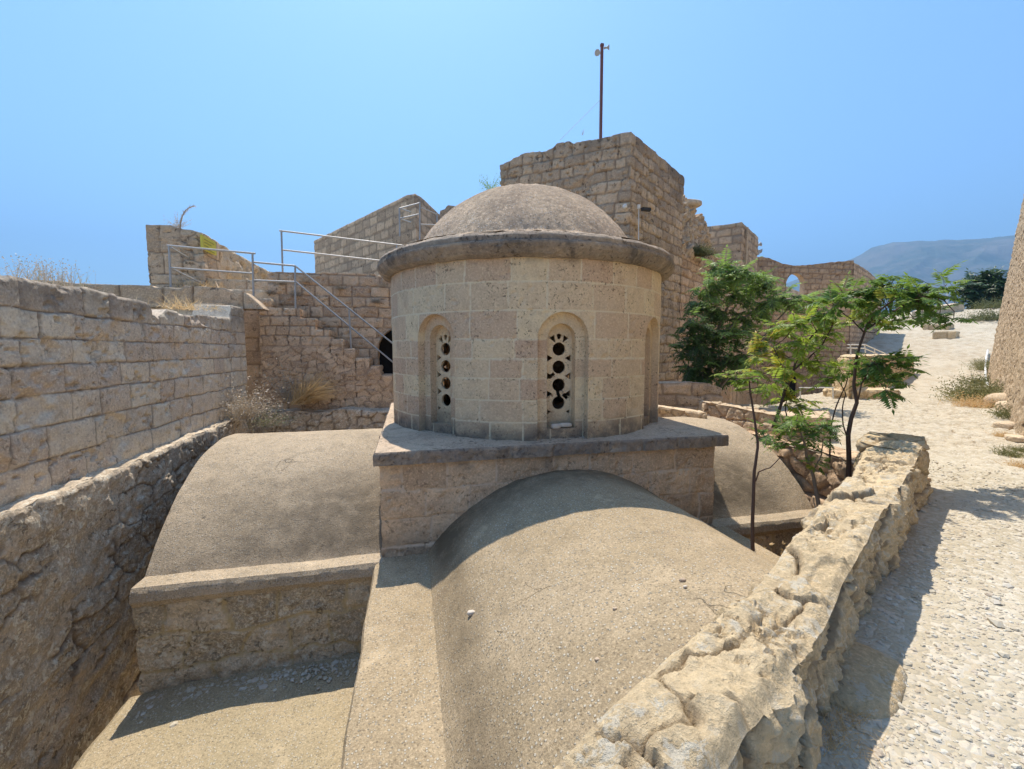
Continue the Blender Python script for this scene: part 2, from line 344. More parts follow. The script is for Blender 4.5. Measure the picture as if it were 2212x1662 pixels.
M_DOME = screed('pebble_dome_screed', (0.48, 0.385, 0.315), (0.64, 0.525, 0.42), (0.22, 0.185, 0.17), (0.62, 0.55, 0.46), sc=30, lightamt=0.85, patch=.6, grain=17, ga=.8)
M_SLAB = screed('pale_lower_screed', (0.44, 0.39, 0.29), (0.50, 0.44, 0.34), (0.34, 0.28, 0.2), (0.68, 0.64, 0.54))

def ground_mat():
    m, nt, bs = mat('gravel_and_cobbles'); N = NT(nt); co = N.coord()
    n1 = N.noise(co, 0.6, 5, 0.6); n2 = N.noise(co, 3, 7, 0.75); n3 = N.noise(co, 60, 4, 0.75)
    col = N.mix(N.ramp(n1, 0.4, 0.6), (0.42, 0.37, 0.275), (0.49, 0.44, 0.34)); col = N.mix(N.ramp(n2, 0.5, 0.75, 0, 0.4), col, (0.45, 0.38, 0.28))
    v = N.vor(co, 24); pc = N.vor(co, 24, out='Color'); x = N.n('ShaderNodeSeparateColor'); N.l(pc, x.inputs[0])
    edge = N.vor(co, 24, 'DISTANCE_TO_EDGE')
    col = N.mix(N.m('MULTIPLY', N.ramp(x.outputs[0], 0.3, 1.0), 0.55), col, (0.66, 0.62, 0.54)); col = N.mix(N.m('MULTIPLY', N.ramp(x.outputs[1], 0.75, 1.0), 0.4), col, (0.48, 0.40, 0.30))
    col = N.mix(N.ramp(edge, 0.08, 0.0, 0, 0.22), col, (0.42, 0.34, 0.24)); col = N.mix(N.ramp(n3, 0.45, 0.7, 0, 0.4), col, (0.50, 0.42, 0.31))
    # larger cobbles farther along, following the joint attribute
    col = N.mix(N.m('MULTIPLY', N.attr('joint'), 0.8), col, (0.36, 0.29, 0.21))
    col = N.mix(N.m('MULTIPLY', N.attr('tint'), 0.3), col, (0.58, 0.48, 0.34))
    N.l(col, bs.inputs['Base Color']); bs.inputs['Roughness'].default_value = 0.95; bs.inputs['Specular IOR Level'].default_value = 0.1
    hh = N.m('ADD', N.m('MULTIPLY', N.ramp(edge, 0, 0.3), 0.8), N.m('ADD', N.m('MULTIPLY', n3, 0.4), N.m('MULTIPLY', n2, 1.0)))
    N.l(N.bump(hh, 0.4, 0.02), bs.inputs['Normal']); return m
M_GR = ground_mat()
def plain(name, col, rough=0.8, metal=0.0, var=0.3, sc=12, spec=0.3):
    m, nt, bs = mat(name); N = NT(nt); co = N.coord()
    n = N.noise(co, sc, 5, 0.7); c = N.mix(N.ramp(n, 0.3, 0.7, 0, var), col, tuple(x * 0.55 for x in col))
    N.l(c, bs.inputs['Base Color']); bs.inputs['Roughness'].default_value = rough; bs.inputs['Metallic'].default_value = metal; bs.inputs['Specular IOR Level'].default_value = spec
    N.l(N.bump(n, 0.3, 0.01), bs.inputs['Normal']); return m
M_RAIL = plain('galvanised_rail', (0.42, 0.42, 0.41), 0.45, 0.35, 0.35, 20)
M_WHITE = plain('white_painted_pipe', (0.75, 0.75, 0.72), 0.5)
M_MAST = plain('rusty_red_mast', (0.22, 0.09, 0.075), 0.6, 0.2)
M_WIRE = plain('dark_wire', (0.12, 0.12, 0.13), 0.6)
M_HORN = plain('grey_loudspeaker', (0.45, 0.45, 0.44), 0.5)
M_DARK = plain('painted_opening_shade', (0.012, 0.011, 0.011), 0.9, var=0.6)  # near-black colour stands in for the shade inside door openings
M_PANE = plain('dusty_dark_pane', (0.75, 0.68, 0.58), 0.6, var=1.0, sc=9)
M_BARK = plain('dark_bark', (0.10, 0.065, 0.05), 0.85, sc=30)
M_BARK2 = plain('pale_bark', (0.22, 0.19, 0.16), 0.85, sc=30)
M_LIME = plain('pale_fragment', (0.62, 0.55, 0.46), 0.8)
M_LAMP = plain('white_lamp_cover', (0.8, 0.78, 0.72), 0.4, var=0.1)
M_BLACKMET = plain('black_metal', (0.04, 0.04, 0.04), 0.5)
def leafm(name, c1, c2, c3, tr=0.35):
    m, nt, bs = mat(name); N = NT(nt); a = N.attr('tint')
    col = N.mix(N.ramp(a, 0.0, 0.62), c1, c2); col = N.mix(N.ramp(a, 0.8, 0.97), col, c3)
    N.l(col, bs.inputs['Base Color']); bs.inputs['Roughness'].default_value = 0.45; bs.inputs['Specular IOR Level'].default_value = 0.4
    t = N.n('ShaderNodeBsdfTranslucent'); N.l(N.mix(0.5, col, c2), t.inputs[0]); x = N.n('ShaderNodeMixShader'); x.inputs[0].default_value = tr
    N.l(bs.outputs[0], x.inputs[1]); N.l(t.outputs[0], x.inputs[2]); N.l(x.outputs[0], nt.nodes['Material Output'].inputs[0]); return m
M_LEAF_Y = leafm('fresh_yellow_green_leaf', (0.08, 0.18, 0.035), (0.33, 0.44, 0.06), (0.70, 0.52, 0.08), 0.55)
M_LEAF_G = leafm('green_leaf', (0.05, 0.14, 0.035), (0.22, 0.34, 0.06), (0.50, 0.48, 0.09), 0.5)
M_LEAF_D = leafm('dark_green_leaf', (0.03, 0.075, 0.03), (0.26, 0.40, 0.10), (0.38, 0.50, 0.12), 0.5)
M_LEAF_F = leafm('far_dark_leaf', (0.02, 0.045, 0.02), (0.07, 0.13, 0.04), (0.10, 0.16, 0.05), 0.25)
M_STRAW = leafm('golden_straw', (0.48, 0.32, 0.15), (0.70, 0.50, 0.25), (0.75, 0.58, 0.34), 0.3)
M_DRY = leafm('grey_dry_twigs', (0.38, 0.31, 0.23), (0.52, 0.44, 0.34), (0.30, 0.34, 0.18), 0.2)
M_WEED = leafm('olive_weed', (0.12, 0.14, 0.05), (0.28, 0.27, 0.11), (0.5, 0.38, 0.2), 0.3)
def signmat():
    m, nt, bs = mat('yellow_sign_face'); N = NT(nt); co = N.coord()
    c = N.mix(N.ramp(N.noise(co, 6, 4), 0.4, 0.7, 0, 0.4), (0.62, 0.55, 0.06), (0.45, 0.40, 0.08)); N.l(c, bs.inputs['Base Color']); bs.inputs['Roughness'].default_value = 0.5; return m
M_SIGN = signmat()
M_OLIVE = plain('faded_olive_print', (0.30, 0.27, 0.07), 0.6)
def hillmat():
    m, nt, bs = mat('wooded_mountain'); N = NT(nt); co = N.coord()
    n = N.noise(co, 0.004, 10, 0.72); c = N.mix(N.ramp(n, 0.4, 0.62), (0.04, 0.06, 0.03), (0.15, 0.135, 0.10)); N.l(c, bs.inputs['Base Color']); bs.inputs['Roughness'].default_value = 0.95; return m
M_HILL = hillmat()

# ------------------------------------------------------------------ ground
RD = np.array([sin(radians(59)), cos(radians(59))])        # the path runs this way
def rq(x, y): return x * RD[0] + y * RD[1], x * RD[1] - y * RD[0]
def gz(x, y):
    r, q = rq(x, y)
    up = np.interp(r, [0, 28, 32, 62, 66, 90, 4000], [0, 0, 0.35, 5.6, 5.9, 2, -10]); side = sst(-4.2, -3.4, q + np.clip((r - 36) * 0.6, 0, 9)); sunk = (1 - sst(-4.3, -3.9, q)) * sst(14.6, 15.2, r) * (1 - sst(37, 38, r)) * sst(-16, -14, q)
    z = -1.65 + up * np.where(r > 66, 1, side)
    return z + 0.05 * fbm(x, y, 0, 0.5, 3, 3) * sst(2, 8, r) - 1.2 * sst(30, 60, abs(q)) - 3.0 * sunk
PIT = np.array([(-3.9, -4), (-2.2, -1.1), (0.0, 0.62), (0.9, 1.12), (2.6, 2.12), (5.2, 3.72), (6.05, 4.45), (6.5, 5.6), (6.5, 9.3), (6.3, 10.95), (4.6, 11.05), (-0.5, 11.05), (-0.5, 12.6), (-3.9, 12.6)])
def sd_poly(x, y, P):
    d = np.full(np.shape(x), 1e9); ins = np.zeros(np.shape(x), bool)
    for i in range(len(P)):
        a, b = P[i], P[(i + 1) % len(P)]; e = b - a; wx, wy = x - a[0], y - a[1]
        t = np.clip((wx * e[0] + wy * e[1]) / (e @ e), 0, 1); d = np.minimum(d, np.hypot(wx - e[0] * t, wy - e[1] * t))
        c = ((a[1] > y) != (b[1] > y)) & (x < (b[0] - a[0]) * (y - a[1]) / (b[1] - a[1] + 1e-12) + a[0]); ins ^= c
    return np.where(ins, -d, d)
def ground_piece(mb, xa, ya, fine):
    A, B = np.meshgrid(xa, ya, indexing='ij'); A = A.copy(); B = B.copy()
    s = sd_poly(A, B, PIT); c = fine; e = c * .1
    gx = (sd_poly(A + e, B, PIT) - s) / e; gy = (sd_poly(A, B + e, PIT) - s) / e; m = abs(s) < 0.62 * c
    A = np.where(m, A - s * gx, A); B = np.where(m, B - s * gy, B)
    ca = (A[:-1, :-1] + A[1:, :-1] + A[1:, 1:] + A[:-1, 1:]) / 4; cb = (B[:-1, :-1] + B[1:, :-1] + B[1:, 1:] + B[:-1, 1:]) / 4
    r, q = rq(A, B)
    cob = sst(7, 11, r); h, rid, jm = Rubble(0.30, 0.2, 77, jw=0.02, jd=0.05, off=0.02, rough=0.02, warp=0.1)(A, B)
    n = fbm(A, B, 0, 9, 3, 41) * 0.006
    Z = gz(A, B) + cob * h * np.clip(1, 0, 1) + n
    mb.grid(np.stack([A, B, Z], -1), mask=sd_poly(ca, cb, PIT) > 0, tint=rid * cob, joint=jm * cob)
mb = MB()
g1 = lambda a, b, s: np.linspace(a, b, int(round((b - a) / s)) + 1)
fine_x = np.r_[-120, -90, -60, -40, -25, -15, -10, g1(-7, -1, .5), g1(-0.9, 16, .05), g1(16.2, 50, .25), g1(51, 80, 1), 90, 110, 140, 180]
fine_y = np.r_[-60, -40, -25, -15, g1(-10, -1.5, .5), g1(-1.0, 13, .05), g1(13.2, 40, .25), g1(41, 60, 1), 75, 100, 140, 200]
ground_piece(mb, fine_x, fine_y, .05)
props(mb.build('path', M_GR, smooth=60), kind='structure')
mb = MB(); xs = np.r_[np.linspace(-6900, -200, 23), np.linspace(-150, 250, 9), np.linspace(400, 6900, 23)]
A, B = np.meshgrid(xs, xs, indexing='ij'); mb.grid(np.stack([A, B, A * 0 - 12.5], -1)); props(mb.build('plain', M_HILL, smooth=0), kind='structure')
mb = MB(); A, B = np.meshgrid(g1(-4.6, 7.2, .1), g1(-3, 13.4, .1), indexing='ij'); h, rid, jm = Rough(9, .05, 2)(A, B)
mb.grid(np.stack([A, B, -4.45 + h - 0.6 * (1 - sst(-3.1, -2.9, A)) ], -1), tint=rid, joint=jm); props(mb.build('pit_floor', M_GR), kind='structure')

def ghit(x, y):
    r = ray(x, y)
    for t in np.arange(1, 120, .05):
        p = r * t
        if p[2] < gz(p[0], p[1]): return p
    return r * 60

# ------------------------------------------------------------------ mountain
def mountain():
    px = [1500, 1600, 1660, 1720, 1790, 1845, 1880, 1930, 2000, 2060, 2130, 2180, 2260, 2400, 2600]
    py = [690, 655, 630, 606, 584, 562, 541, 528, 524.5, 523, 519, 512, 516, 525, 560]
    az = []; el = []
    for a, b in zip(px, py): r = ray(a, b); az.append(atan2(r[0], r[1])); el.append(r[2] / math.hypot(r[0], r[1]))
    T = np.linspace(az[0], az[-1], 330); E = np.interp(T, az, el); Rr = np.linspace(2600, 6200, 110)
    TT, RR = np.meshgrid(T, Rr, indexing='ij'); EE = E[:, None] + 0.0015 * fbm(TT * 60, 0, 0, 1, 4, 2)
    k = sst(2600, 4600, RR) * (1 - sst(4600, 6200, RR) * 0.8)
    X = RR * np.sin(TT); Y = RR * np.cos(TT)
    rid = 1 - abs(fbm(X, Y, 0, 1 / 700, 6, 8)) * 2
    Z = -12 + (EE * 4600 + 12) * k + (rid - 0.7) * 110 * np.clip(k * (1 - k) * 4, 0, 1)
    mb = MB(); mb.grid(np.stack([X, Y, Z], -1), flip=True); props(mb.build('mountain', M_HILL, smooth=0), kind='structure')
mountain()

# ------------------------------------------------------------------ the chapel
chapel = empty('chapel', (2.06, 8.1, -4.4), 'small domed stone chapel with round drum, arched grille windows and curved vault roofs', 'chapel')
CX, CY, R0 = 2.15, 8.1, 2.45
def extr(name, prof, axis, lo, hi, res, m, bumpy=0.013, stainf=None, pres=0.04, clampf=None):
    p = dens(prof, pres); t = g1(lo, hi, res); A, T = np.meshgrid(np.arange(len(p)), t, indexing='ij')
    a = p[:, 0][A]; z = p[:, 1][A]; tg = np.gradient(p, axis=0); tg /= np.linalg.norm(tg, axis=1)[:, None]; na, nz = -tg[:, 1][A], tg[:, 0][A]
    T = np.maximum(T, clampf(a)) if clampf else T
    n = bumpy * (fbm(a, T, z, 1.6, 3, 5) * 1.5 + fbm(a, T, z, 9, 3, 6) * 0.5); a = a + na * n; z = z + nz * n
    P = np.stack([a, T, z] if axis == 'Y' else [T, a, z], -1); mb = MB()
    mb.grid(P, flip=(axis == 'X'), stain=stainf(P) if stainf else 0.0, tint=0.5)
    for e in (0, -1):
        q = P[:, e]; i = list(range(len(q))); mb.add(q, [np.array(i if (e == 0) != (axis == 'X') else i[::-1])], tint=0.5, stain=0.0)
    return mb.build(name, m, chapel, smooth=28)
def arc(c, hw, zs, rise, n=60):
    R = (hw * hw + rise * rise) / (2 * rise); a0 = math.asin(hw / R); zc = zs + rise - R
    return [(c + R * sin(a), zc + R * cos(a)) for a in np.linspace(-a0, a0, n)]
ZS = -2.62
near_prof = [(-0.46, -2.84), (-0.485, -2.70), (-0.46, -2.635), (-0.42, ZS), (0.12, ZS - 0.006), (0.18, ZS)] + arc(2.06, 1.88, ZS, 0.98)[1:] + [(4.0, ZS), (4.55, ZS), (4.58, -2.66), (4.56, -2.84)]
side_prof = [(5.45, -2.84), (5.395, -2.76), (5.405, -2.67), (5.44, ZS), (5.70, ZS)] + arc(8.1, 2.4, ZS, 1.17)[1:] + [(10.76, ZS), (10.80, -2.66), (10.78, -2.84)]
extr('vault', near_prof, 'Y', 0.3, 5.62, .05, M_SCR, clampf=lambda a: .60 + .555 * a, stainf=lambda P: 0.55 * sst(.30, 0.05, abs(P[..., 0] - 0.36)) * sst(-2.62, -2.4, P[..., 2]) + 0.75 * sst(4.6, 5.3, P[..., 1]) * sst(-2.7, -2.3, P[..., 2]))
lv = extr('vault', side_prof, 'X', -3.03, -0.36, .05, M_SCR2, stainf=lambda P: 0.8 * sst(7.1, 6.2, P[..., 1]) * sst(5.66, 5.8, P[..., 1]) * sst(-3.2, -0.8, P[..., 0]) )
lv['label'] = 'grey curved vault roof on the left arm'
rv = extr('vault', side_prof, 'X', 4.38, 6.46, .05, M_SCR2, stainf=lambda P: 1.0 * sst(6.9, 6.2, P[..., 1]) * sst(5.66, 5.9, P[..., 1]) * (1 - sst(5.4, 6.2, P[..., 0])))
rv['label'] = 'pale curved vault roof on the right arm'
extr('vault', near_prof, 'Y', 10.6, 12.2, .1, M_SCR)
bz = [-4.25, -3.95, -3.60, -3.22]
flat = lambda z: (lambda x, y: z + 0 * x)
solid('arm_wall', [(-3.03, 5.46), (-0.36, 5.46)], [(-3.03, 10.74), (-0.36, 10.74)], -4.9, flat(-2.80), Ashlar(bz, .45, .9, 12, warp=.06, jw=.018, jd=.012, rough=.024, off=.01, holes=.02), .022, M_LICH, chapel, tres=.3)
solid('arm_wall', [(4.38, 5.46), (6.46, 5.46)], [(4.38, 10.74), (6.46, 10.74)], -4.9, flat(-2.80), Ashlar(bz, .45, .8, 13, jw=.03, jd=.01, rough=.02), .05, M_LICH, chapel, tres=.3)
solid('arm_wall', [(-0.42, 0.32), (4.5, 0.32)], [(-0.42, 5.6), (4.5, 5.6)], -4.9, flat(-2.80), Ashlar(bz, .45, .8, 14, jw=.03, jd=.01, rough=.02), .05, M_LICH, chapel, tres=.3)
extr('lower_roof', [(-3.28, -4.9), (-3.24, -4.02), (-3.12, -3.90), (-2.6, -3.84), (-1.6, -3.79), (-0.42, -3.77)], 'Y', 0.6, 5.47, .05, M_SLAB, bumpy=.02)
# plinth and its cornice slab
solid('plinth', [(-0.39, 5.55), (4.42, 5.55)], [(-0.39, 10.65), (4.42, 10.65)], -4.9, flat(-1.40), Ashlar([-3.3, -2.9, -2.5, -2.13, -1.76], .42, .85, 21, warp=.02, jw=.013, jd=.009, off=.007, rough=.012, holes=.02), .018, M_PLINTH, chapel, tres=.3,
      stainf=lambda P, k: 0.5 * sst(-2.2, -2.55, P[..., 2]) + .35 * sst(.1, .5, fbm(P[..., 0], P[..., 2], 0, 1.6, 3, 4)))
def slabtop(x, y): return -1.25 + 0.02 * sst(.05, .6, np.minimum(np.minimum(x + .45, 4.58 - x), np.minimum(y - 5.47, 10.7 - y)))
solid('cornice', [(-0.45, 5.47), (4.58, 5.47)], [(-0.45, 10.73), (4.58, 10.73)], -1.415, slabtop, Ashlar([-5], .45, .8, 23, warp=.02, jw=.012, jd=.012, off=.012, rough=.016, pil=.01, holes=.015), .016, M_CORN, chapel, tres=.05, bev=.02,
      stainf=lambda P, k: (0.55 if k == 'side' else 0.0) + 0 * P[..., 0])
# drum with its arched niches
WA = [radians(-2.2 + 45 * k) for k in range(-3, 5)]
def wl(s):  # arc coordinate relative to the nearest window
    a = s / R0 - radians(-2.2); a = (a + pi / 8) % (pi / 4) - pi / 8; return a * R0
dl = Ashlar([-0.99, -0.69, -0.39, -0.12, 0.15, 0.54, 0.92], .34, .72, 31, warp=.004, jw=.0085, jd=.005, off=.004, rough=.004, holes=.012)
OUT = (0.365, -1.40, 0.155); INN = (0.215, -1.10, 0.155)
def cyl(s, z, r): a = s / R0; return np.stack([CX + r * np.sin(a), CY - r * np.cos(a), z], -1)
mb = MB(); a, b, mk = cutgrid(np.linspace(-pi * R0, pi * R0, 961), g1(-1.25, 1.31, .016), lambda s, z: sd_arch(wl(s), z, *OUT))
h, tint, jn = dl(a, b); so_ = sd_arch(wl(a), b, *OUT); h = h * sst(0, .03, so_)
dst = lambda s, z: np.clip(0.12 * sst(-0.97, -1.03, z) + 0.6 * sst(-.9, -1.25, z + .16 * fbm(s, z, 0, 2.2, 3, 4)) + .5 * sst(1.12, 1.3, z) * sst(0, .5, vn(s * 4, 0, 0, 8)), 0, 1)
tint = tint ** 1.3
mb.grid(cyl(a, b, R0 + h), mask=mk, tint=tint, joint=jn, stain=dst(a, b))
for w0 in WA:
    c = w0 * R0
    s_, z_, mk = cutgrid(g1(-.40, .40, .016), g1(-1.25, .56, .016), lambda s, z: np.minimum(-sd_arch(s, z, *OUT), sd_arch(s, z, *INN)))
    h, tn, jn = dl(s_ + c, z_); mb.grid(cyl(s_ + c, z_, R0 - .11 + h * .5), mask=mk, tint=tn, joint=jn * .7, stain=dst(s_ + c, z_))
    for ln, r1, r2 in ((arch_line(OUT[0], -1.25, OUT[2], 24), R0 + .001, R0 - .113), (arch_line(*INN, 24) + [(x, INN[1]) for x in np.linspace(INN[0], -INN[0], 14)], R0 - .108, R0 - .33)):
        L = np.array(ln); rr = np.linspace(r1, r2, 6); P = np.stack([cyl(L[:, 0] + c, L[:, 1], r - .004 * (0 < i < 5)) for i, r in enumerate(rr)], 1)
        mb.grid(P, tint=np.broadcast_to(dl(L[:, 0] + c, L[:, 1])[1][:, None], P.shape[:2]), stain=np.broadcast_to(dst(L[:, 0] + c, L[:, 1])[:, None] * .8, P.shape[:2]))
mb.build('drum', M_DRUM, chapel, smooth=45)
def grille_holes(x, z):
    d = np.full(np.shape(x), 1.0)
    for k in range(4): d = np.minimum(d, np.hypot(x, z - (0.017 - .256 * k)) - .093)
    for sx in (-1, 1):
        for k in range(4):
            cx, cz = sx * .142, -.111 - .256 * k; px, pz = (x - cx) * sx, abs(z - cz)
            tri = np.maximum(px - .035, pz * .86 - (px + .055) * .5); d = np.minimum(d, tri if k < 3 else tri + .012)
        px = x * cos(.55 * sx) - (z - .02) * sin(.55 * sx); pz = x * sin(.55 * sx) + (z - .02) * cos(.55 * sx)
        d = np.minimum(d, np.where(sx * x > .02, np.maximum(abs(px) - (pz - .10) * .42, pz - .205), 1))
    px, pz = x, z - .02; d = np.minimum(d, np.maximum(abs(px) - (pz - .105) * .45, np.hypot(px, pz - .175) - .04))
    return d
for i, w0 in enumerate(WA):
    rng_b = [(.35, -.60, .16), (.35, -.37, .12)] if i == 3 else []
    def sdg(x, z):
        d = np.minimum(grille_holes(x, z), -sd_arch(x, z, .222, -1.105, .155))
        if i == 3:     # broken bars of the front grille
            d = np.minimum(d, np.maximum(abs(x + .01 * np.sin(z * 40)) - .028, abs(z + .62) - .09))
            d = np.minimum(d, np.maximum(abs((x + .105) * .75 + (z + .36) * .66) - .05, abs((x + .105) * .66 - (z + .36) * .75) - .024))
            d = np.minimum(d, np.maximum(abs((x - .10) * .75 - (z + .66) * .66) - .05, abs((x - .10) * .66 + (z + .66) * .75) - .026))
        return d
    st = .0085 if i in (2, 3, 4) else .02
    s_, z_, mk = cutgrid(g1(-.23, .23, st), g1(-1.115, .39, st), sdg)
    er, et = np.array([sin(w0), -cos(w0), 0]), np.array([cos(w0), sin(w0), 0]); o = np.array([CX, CY, 0])
    gm = MB()
    for r, fl in ((R0 - .235, False), (R0 - .275, True)):
        rr = r + (0.002 * fbm(s_, z_, i, 20, 2, 3)); P = o + er * rr[..., None] + et * s_[..., None] + np.array([0, 0, 1]) * z_[..., None]
        gm.grid(P, mask=mk, tint=.8, flip=fl, stain=.5 * sst(-.7, -1.1, z_))
    # hole edges: bridge the front and back skins along every open edge
    n = s_.size; Q = mk; idx = np.arange(n).reshape(s_.shape); E = {}
    for q in np.stack([idx[:-1, :-1], idx[1:, :-1], idx[1:, 1:], idx[:-1, 1:]], -1)[Q]:
        for u, v in zip(q, np.roll(q, -1)): E[(u, v)] = E.get((u, v), 0) + 1
    gm.v = [np.concatenate(gm.v)]; gm.f = [np.concatenate(gm.f)]; gm.f.append(np.array([(v, u, u + n, v + n) for (u, v) in E if (v, u) not in E]))
    wo = gm.build('window', M_DRUM, chapel, smooth=40); wo['label'] = ['', '', 'arched window with pierced stone grille, seen at a slant', 'arched window with broken pierced stone grille', 'narrow arched window at the drum edge', '', '', ''][i] or 'arched grille window on the far side'
    pm = MB(); s_, z_, mk = cutgrid(g1(-.24, .24, .03), g1(-1.12, .40, .03), lambda x, z: -sd_arch(x, z, .235, -1.118, .155))
    pm.grid(o + er * (R0 - .315 + .01 * fbm(s_, z_, i, 6, 3, 8))[..., None] + et * s_[..., None] + np.array([0, 0, 1]) * z_[..., None], mask=mk)
    pm.build('pane', M_PANE, wo)
    if i == 3: front_o, front_er, front_et = o, er, et
def lathe(name, prof, m, amp, lay=None, stainf=None, f=2.5, n=540, res=.02):
    p = dens(prof, res); th = np.linspace(0, 2 * pi, n + 1); A, T = np.meshgrid(np.arange(len(p)), th, indexing='ij')
    r = p[:, 0][A]; z = p[:, 1][A]; tg = np.gradient(p, axis=0); tg /= np.linalg.norm(tg, axis=1)[:, None]; nr, nz = tg[:, 1][A], -tg[:, 0][A]
    arcl = np.r_[0, np.cumsum(np.linalg.norm(np.diff(p, axis=0), axis=1))][A]
    X = np.cos(T) * 3; Y = np.sin(T) * 3; hh = amp * fbm(X, Y, z, f, 5, 8, .6) * 1.5; tn, jn = 0.5, 0.0
    if lay: h2, tn, jn = lay(T * 2.6, arcl); h2[:, -1] = h2[:, 0]; hh = hh + h2
    r = np.maximum(r + nr * hh * (r > .02), 0); z = z + nz * hh
    P = np.stack([CX + r * np.sin(T), CY - r * np.cos(T), z], -1); mb = MB(); mb.grid(P, tint=tn, joint=jn, stain=stainf(P, A / len(p)) if stainf else 0.0)
    return mb.build(name, m, chapel, smooth=60)
lathe('drum_cornice', [(2.40, 1.24), (2.50, 1.235), (2.575, 1.27), (2.64, 1.34), (2.665, 1.385), (2.665, 1.415), (2.635, 1.43), (2.64, 1.49), (2.60, 1.535), (2.50, 1.565), (2.25, 1.62)], M_CORN, .008,
      Ashlar([-5], .5, 1.0, 41, warp=.01, jw=.007, jd=.009, off=.006, rough=.009, holes=.014), stainf=lambda P, a: 0.35 * sst(1.53, 1.45, P[..., 2]) + .35 * sst(-.2, .5, fbm(P[..., 0], P[..., 1], P[..., 2], 1.6, 4, 61)) + .1, res=.012)
dp = [(2.52, 1.572), (2.34, 1.59), (2.16, 1.64)] + [(2.26 * sin(a), 0.68 + 2.26 * cos(a)) for a in np.linspace(radians(62.5), 0, 50)]
lathe('dome', dp, M_DOME, .016, stainf=lambda P, a: 0.5 * sst(2.1, 2.6, P[..., 2] + .3 * fbm(P[..., 0], P[..., 1], 0, .8, 3, 9)) * sst(3.0, 2.6, P[..., 2]), f=3.5, n=420, res=.03)
# pale stone fragments on the sill of the front window
def chunk(name, p, size, seed, m, label, cat, group=None, rot=0.0, sub=3):
    import bmesh
    bm = bmesh.new(); bmesh.ops.create_icosphere(bm, subdivisions=sub, radius=1)
    for v in bm.verts:
        d = np.array(v.co); q = np.sign(d) * np.abs(d) ** .62
        n = 1 + .16 * float(fbm(d[0], d[1], d[2], 1.6, 4, seed)); q = q * n
        x, y = q[0] * size[0] / 2, q[1] * size[1] / 2
        v.co = (x * cos(rot) - y * sin(rot), x * sin(rot) + y * cos(rot), q[2] * size[2] / 2)
    me = bpy.data.meshes.new(name); bm.to_mesh(me); bm.free(); me.materials.append(m); me.shade_smooth(); me.set_sharp_from_angle(angle=radians(40))
    at = me.attributes.new('tint', 'FLOAT', 'POINT'); at.data.foreach_set('value', [(seed * .37) % 1] * len(me.vertices))
    o = bpy.data.objects.new(name, me); C.objects.link(o); o.location = p; return props(o, label, cat, group)
sill = lambda r, s, z: front_o + front_er * (R0 - r) + front_et * s + np.array([0, 0, z])
chunk('stone_fragment', sill(.13, -.07, -1.07), (.15, .09, .07), 3, M_LIME, 'blocky pale stone fragment on the sill, left of the two', 'stone', rot=.2)
chunk('stone_fragment', sill(.16, .08, -1.06), (.20, .07, .06), 4, M_LIME, 'long pale stone fragment on the sill, right of the two', 'stone', rot=-.1)

# ------------------------------------------------------------------ walls on the left
YC = np.array([-1.6, -1.22, -.85, -.50, -.17, .13, .43, .8])
def lwtop(x, y): return np.interp(y, [0, 6.4, 8.0, 8.12, 8.25, 8.55, 9.5, 11.2, 11.35, 13], [.80, .76, .75, .60, .52, .69, .67, .73, 1.03, 1.05]) + .018 * fbm(x, y, 0, 3, 3, 5) + .03 * np.round(vn(y * 1.3, 0, 0, 6))
solid('left_wall', [(-3.95, 2.0), (-3.95, 12.05)], [(-4.75, 2.0), (-4.75, 12.05)], -3.2, lwtop, Ashlar(YC, .42, .95, 52, warp=.016, jw=.011, jd=.016, off=.009, rough=.010, pil=.005, holes=.045, lost=.05), .018, M_ASH, bev=.03, tres=.05,
      stainf=lambda P, k: .45 * sst(.3, .75, P[..., 2] + .3 * fbm(P[..., 0], P[..., 1], P[..., 2], 1.2, 4, 3)) if k == 'side' else .1 + 0 * P[..., 0])
o = bpy.data.objects['left_wall']; o.name = 'ashlar_wall'; props(o, 'long grey ashlar wall with uneven top running along the left side', 'wall')
rtop = lambda x, y: -1.53 + .05 * fbm(x, y, 0, 1.3, 3, 15) + .03 * fbm(x, y, 0, 8, 3, 16)
o = solid('rubble_wall', [(-3.70, 1.5), (-3.74, 12.4)], [(-4.1, 1.5), (-4.1, 12.4)], -5.3, rtop, Mix(Rubble(.7, .32, 61, jw=.02, jd=.02, off=.02, rough=.028, warp=.16, fr=8), Rough(62, .035, 5, 6), lambda s, z: sst(-.25, .15, fbm(s, z, 0, .9, 3, 44))), .02, M_RUB, toplay=Rough(9, .02, 6), tres=.03, bev=.035,
      stainf=lambda P, k: .3 * sst(-.1, .4, fbm(P[..., 1], P[..., 2], 0, 1.1, 4, 31)) if k == 'side' else 0 * P[..., 0])
props(o, 'rough lichened rubble footing with bright ledge below the ashlar wall', 'wall')
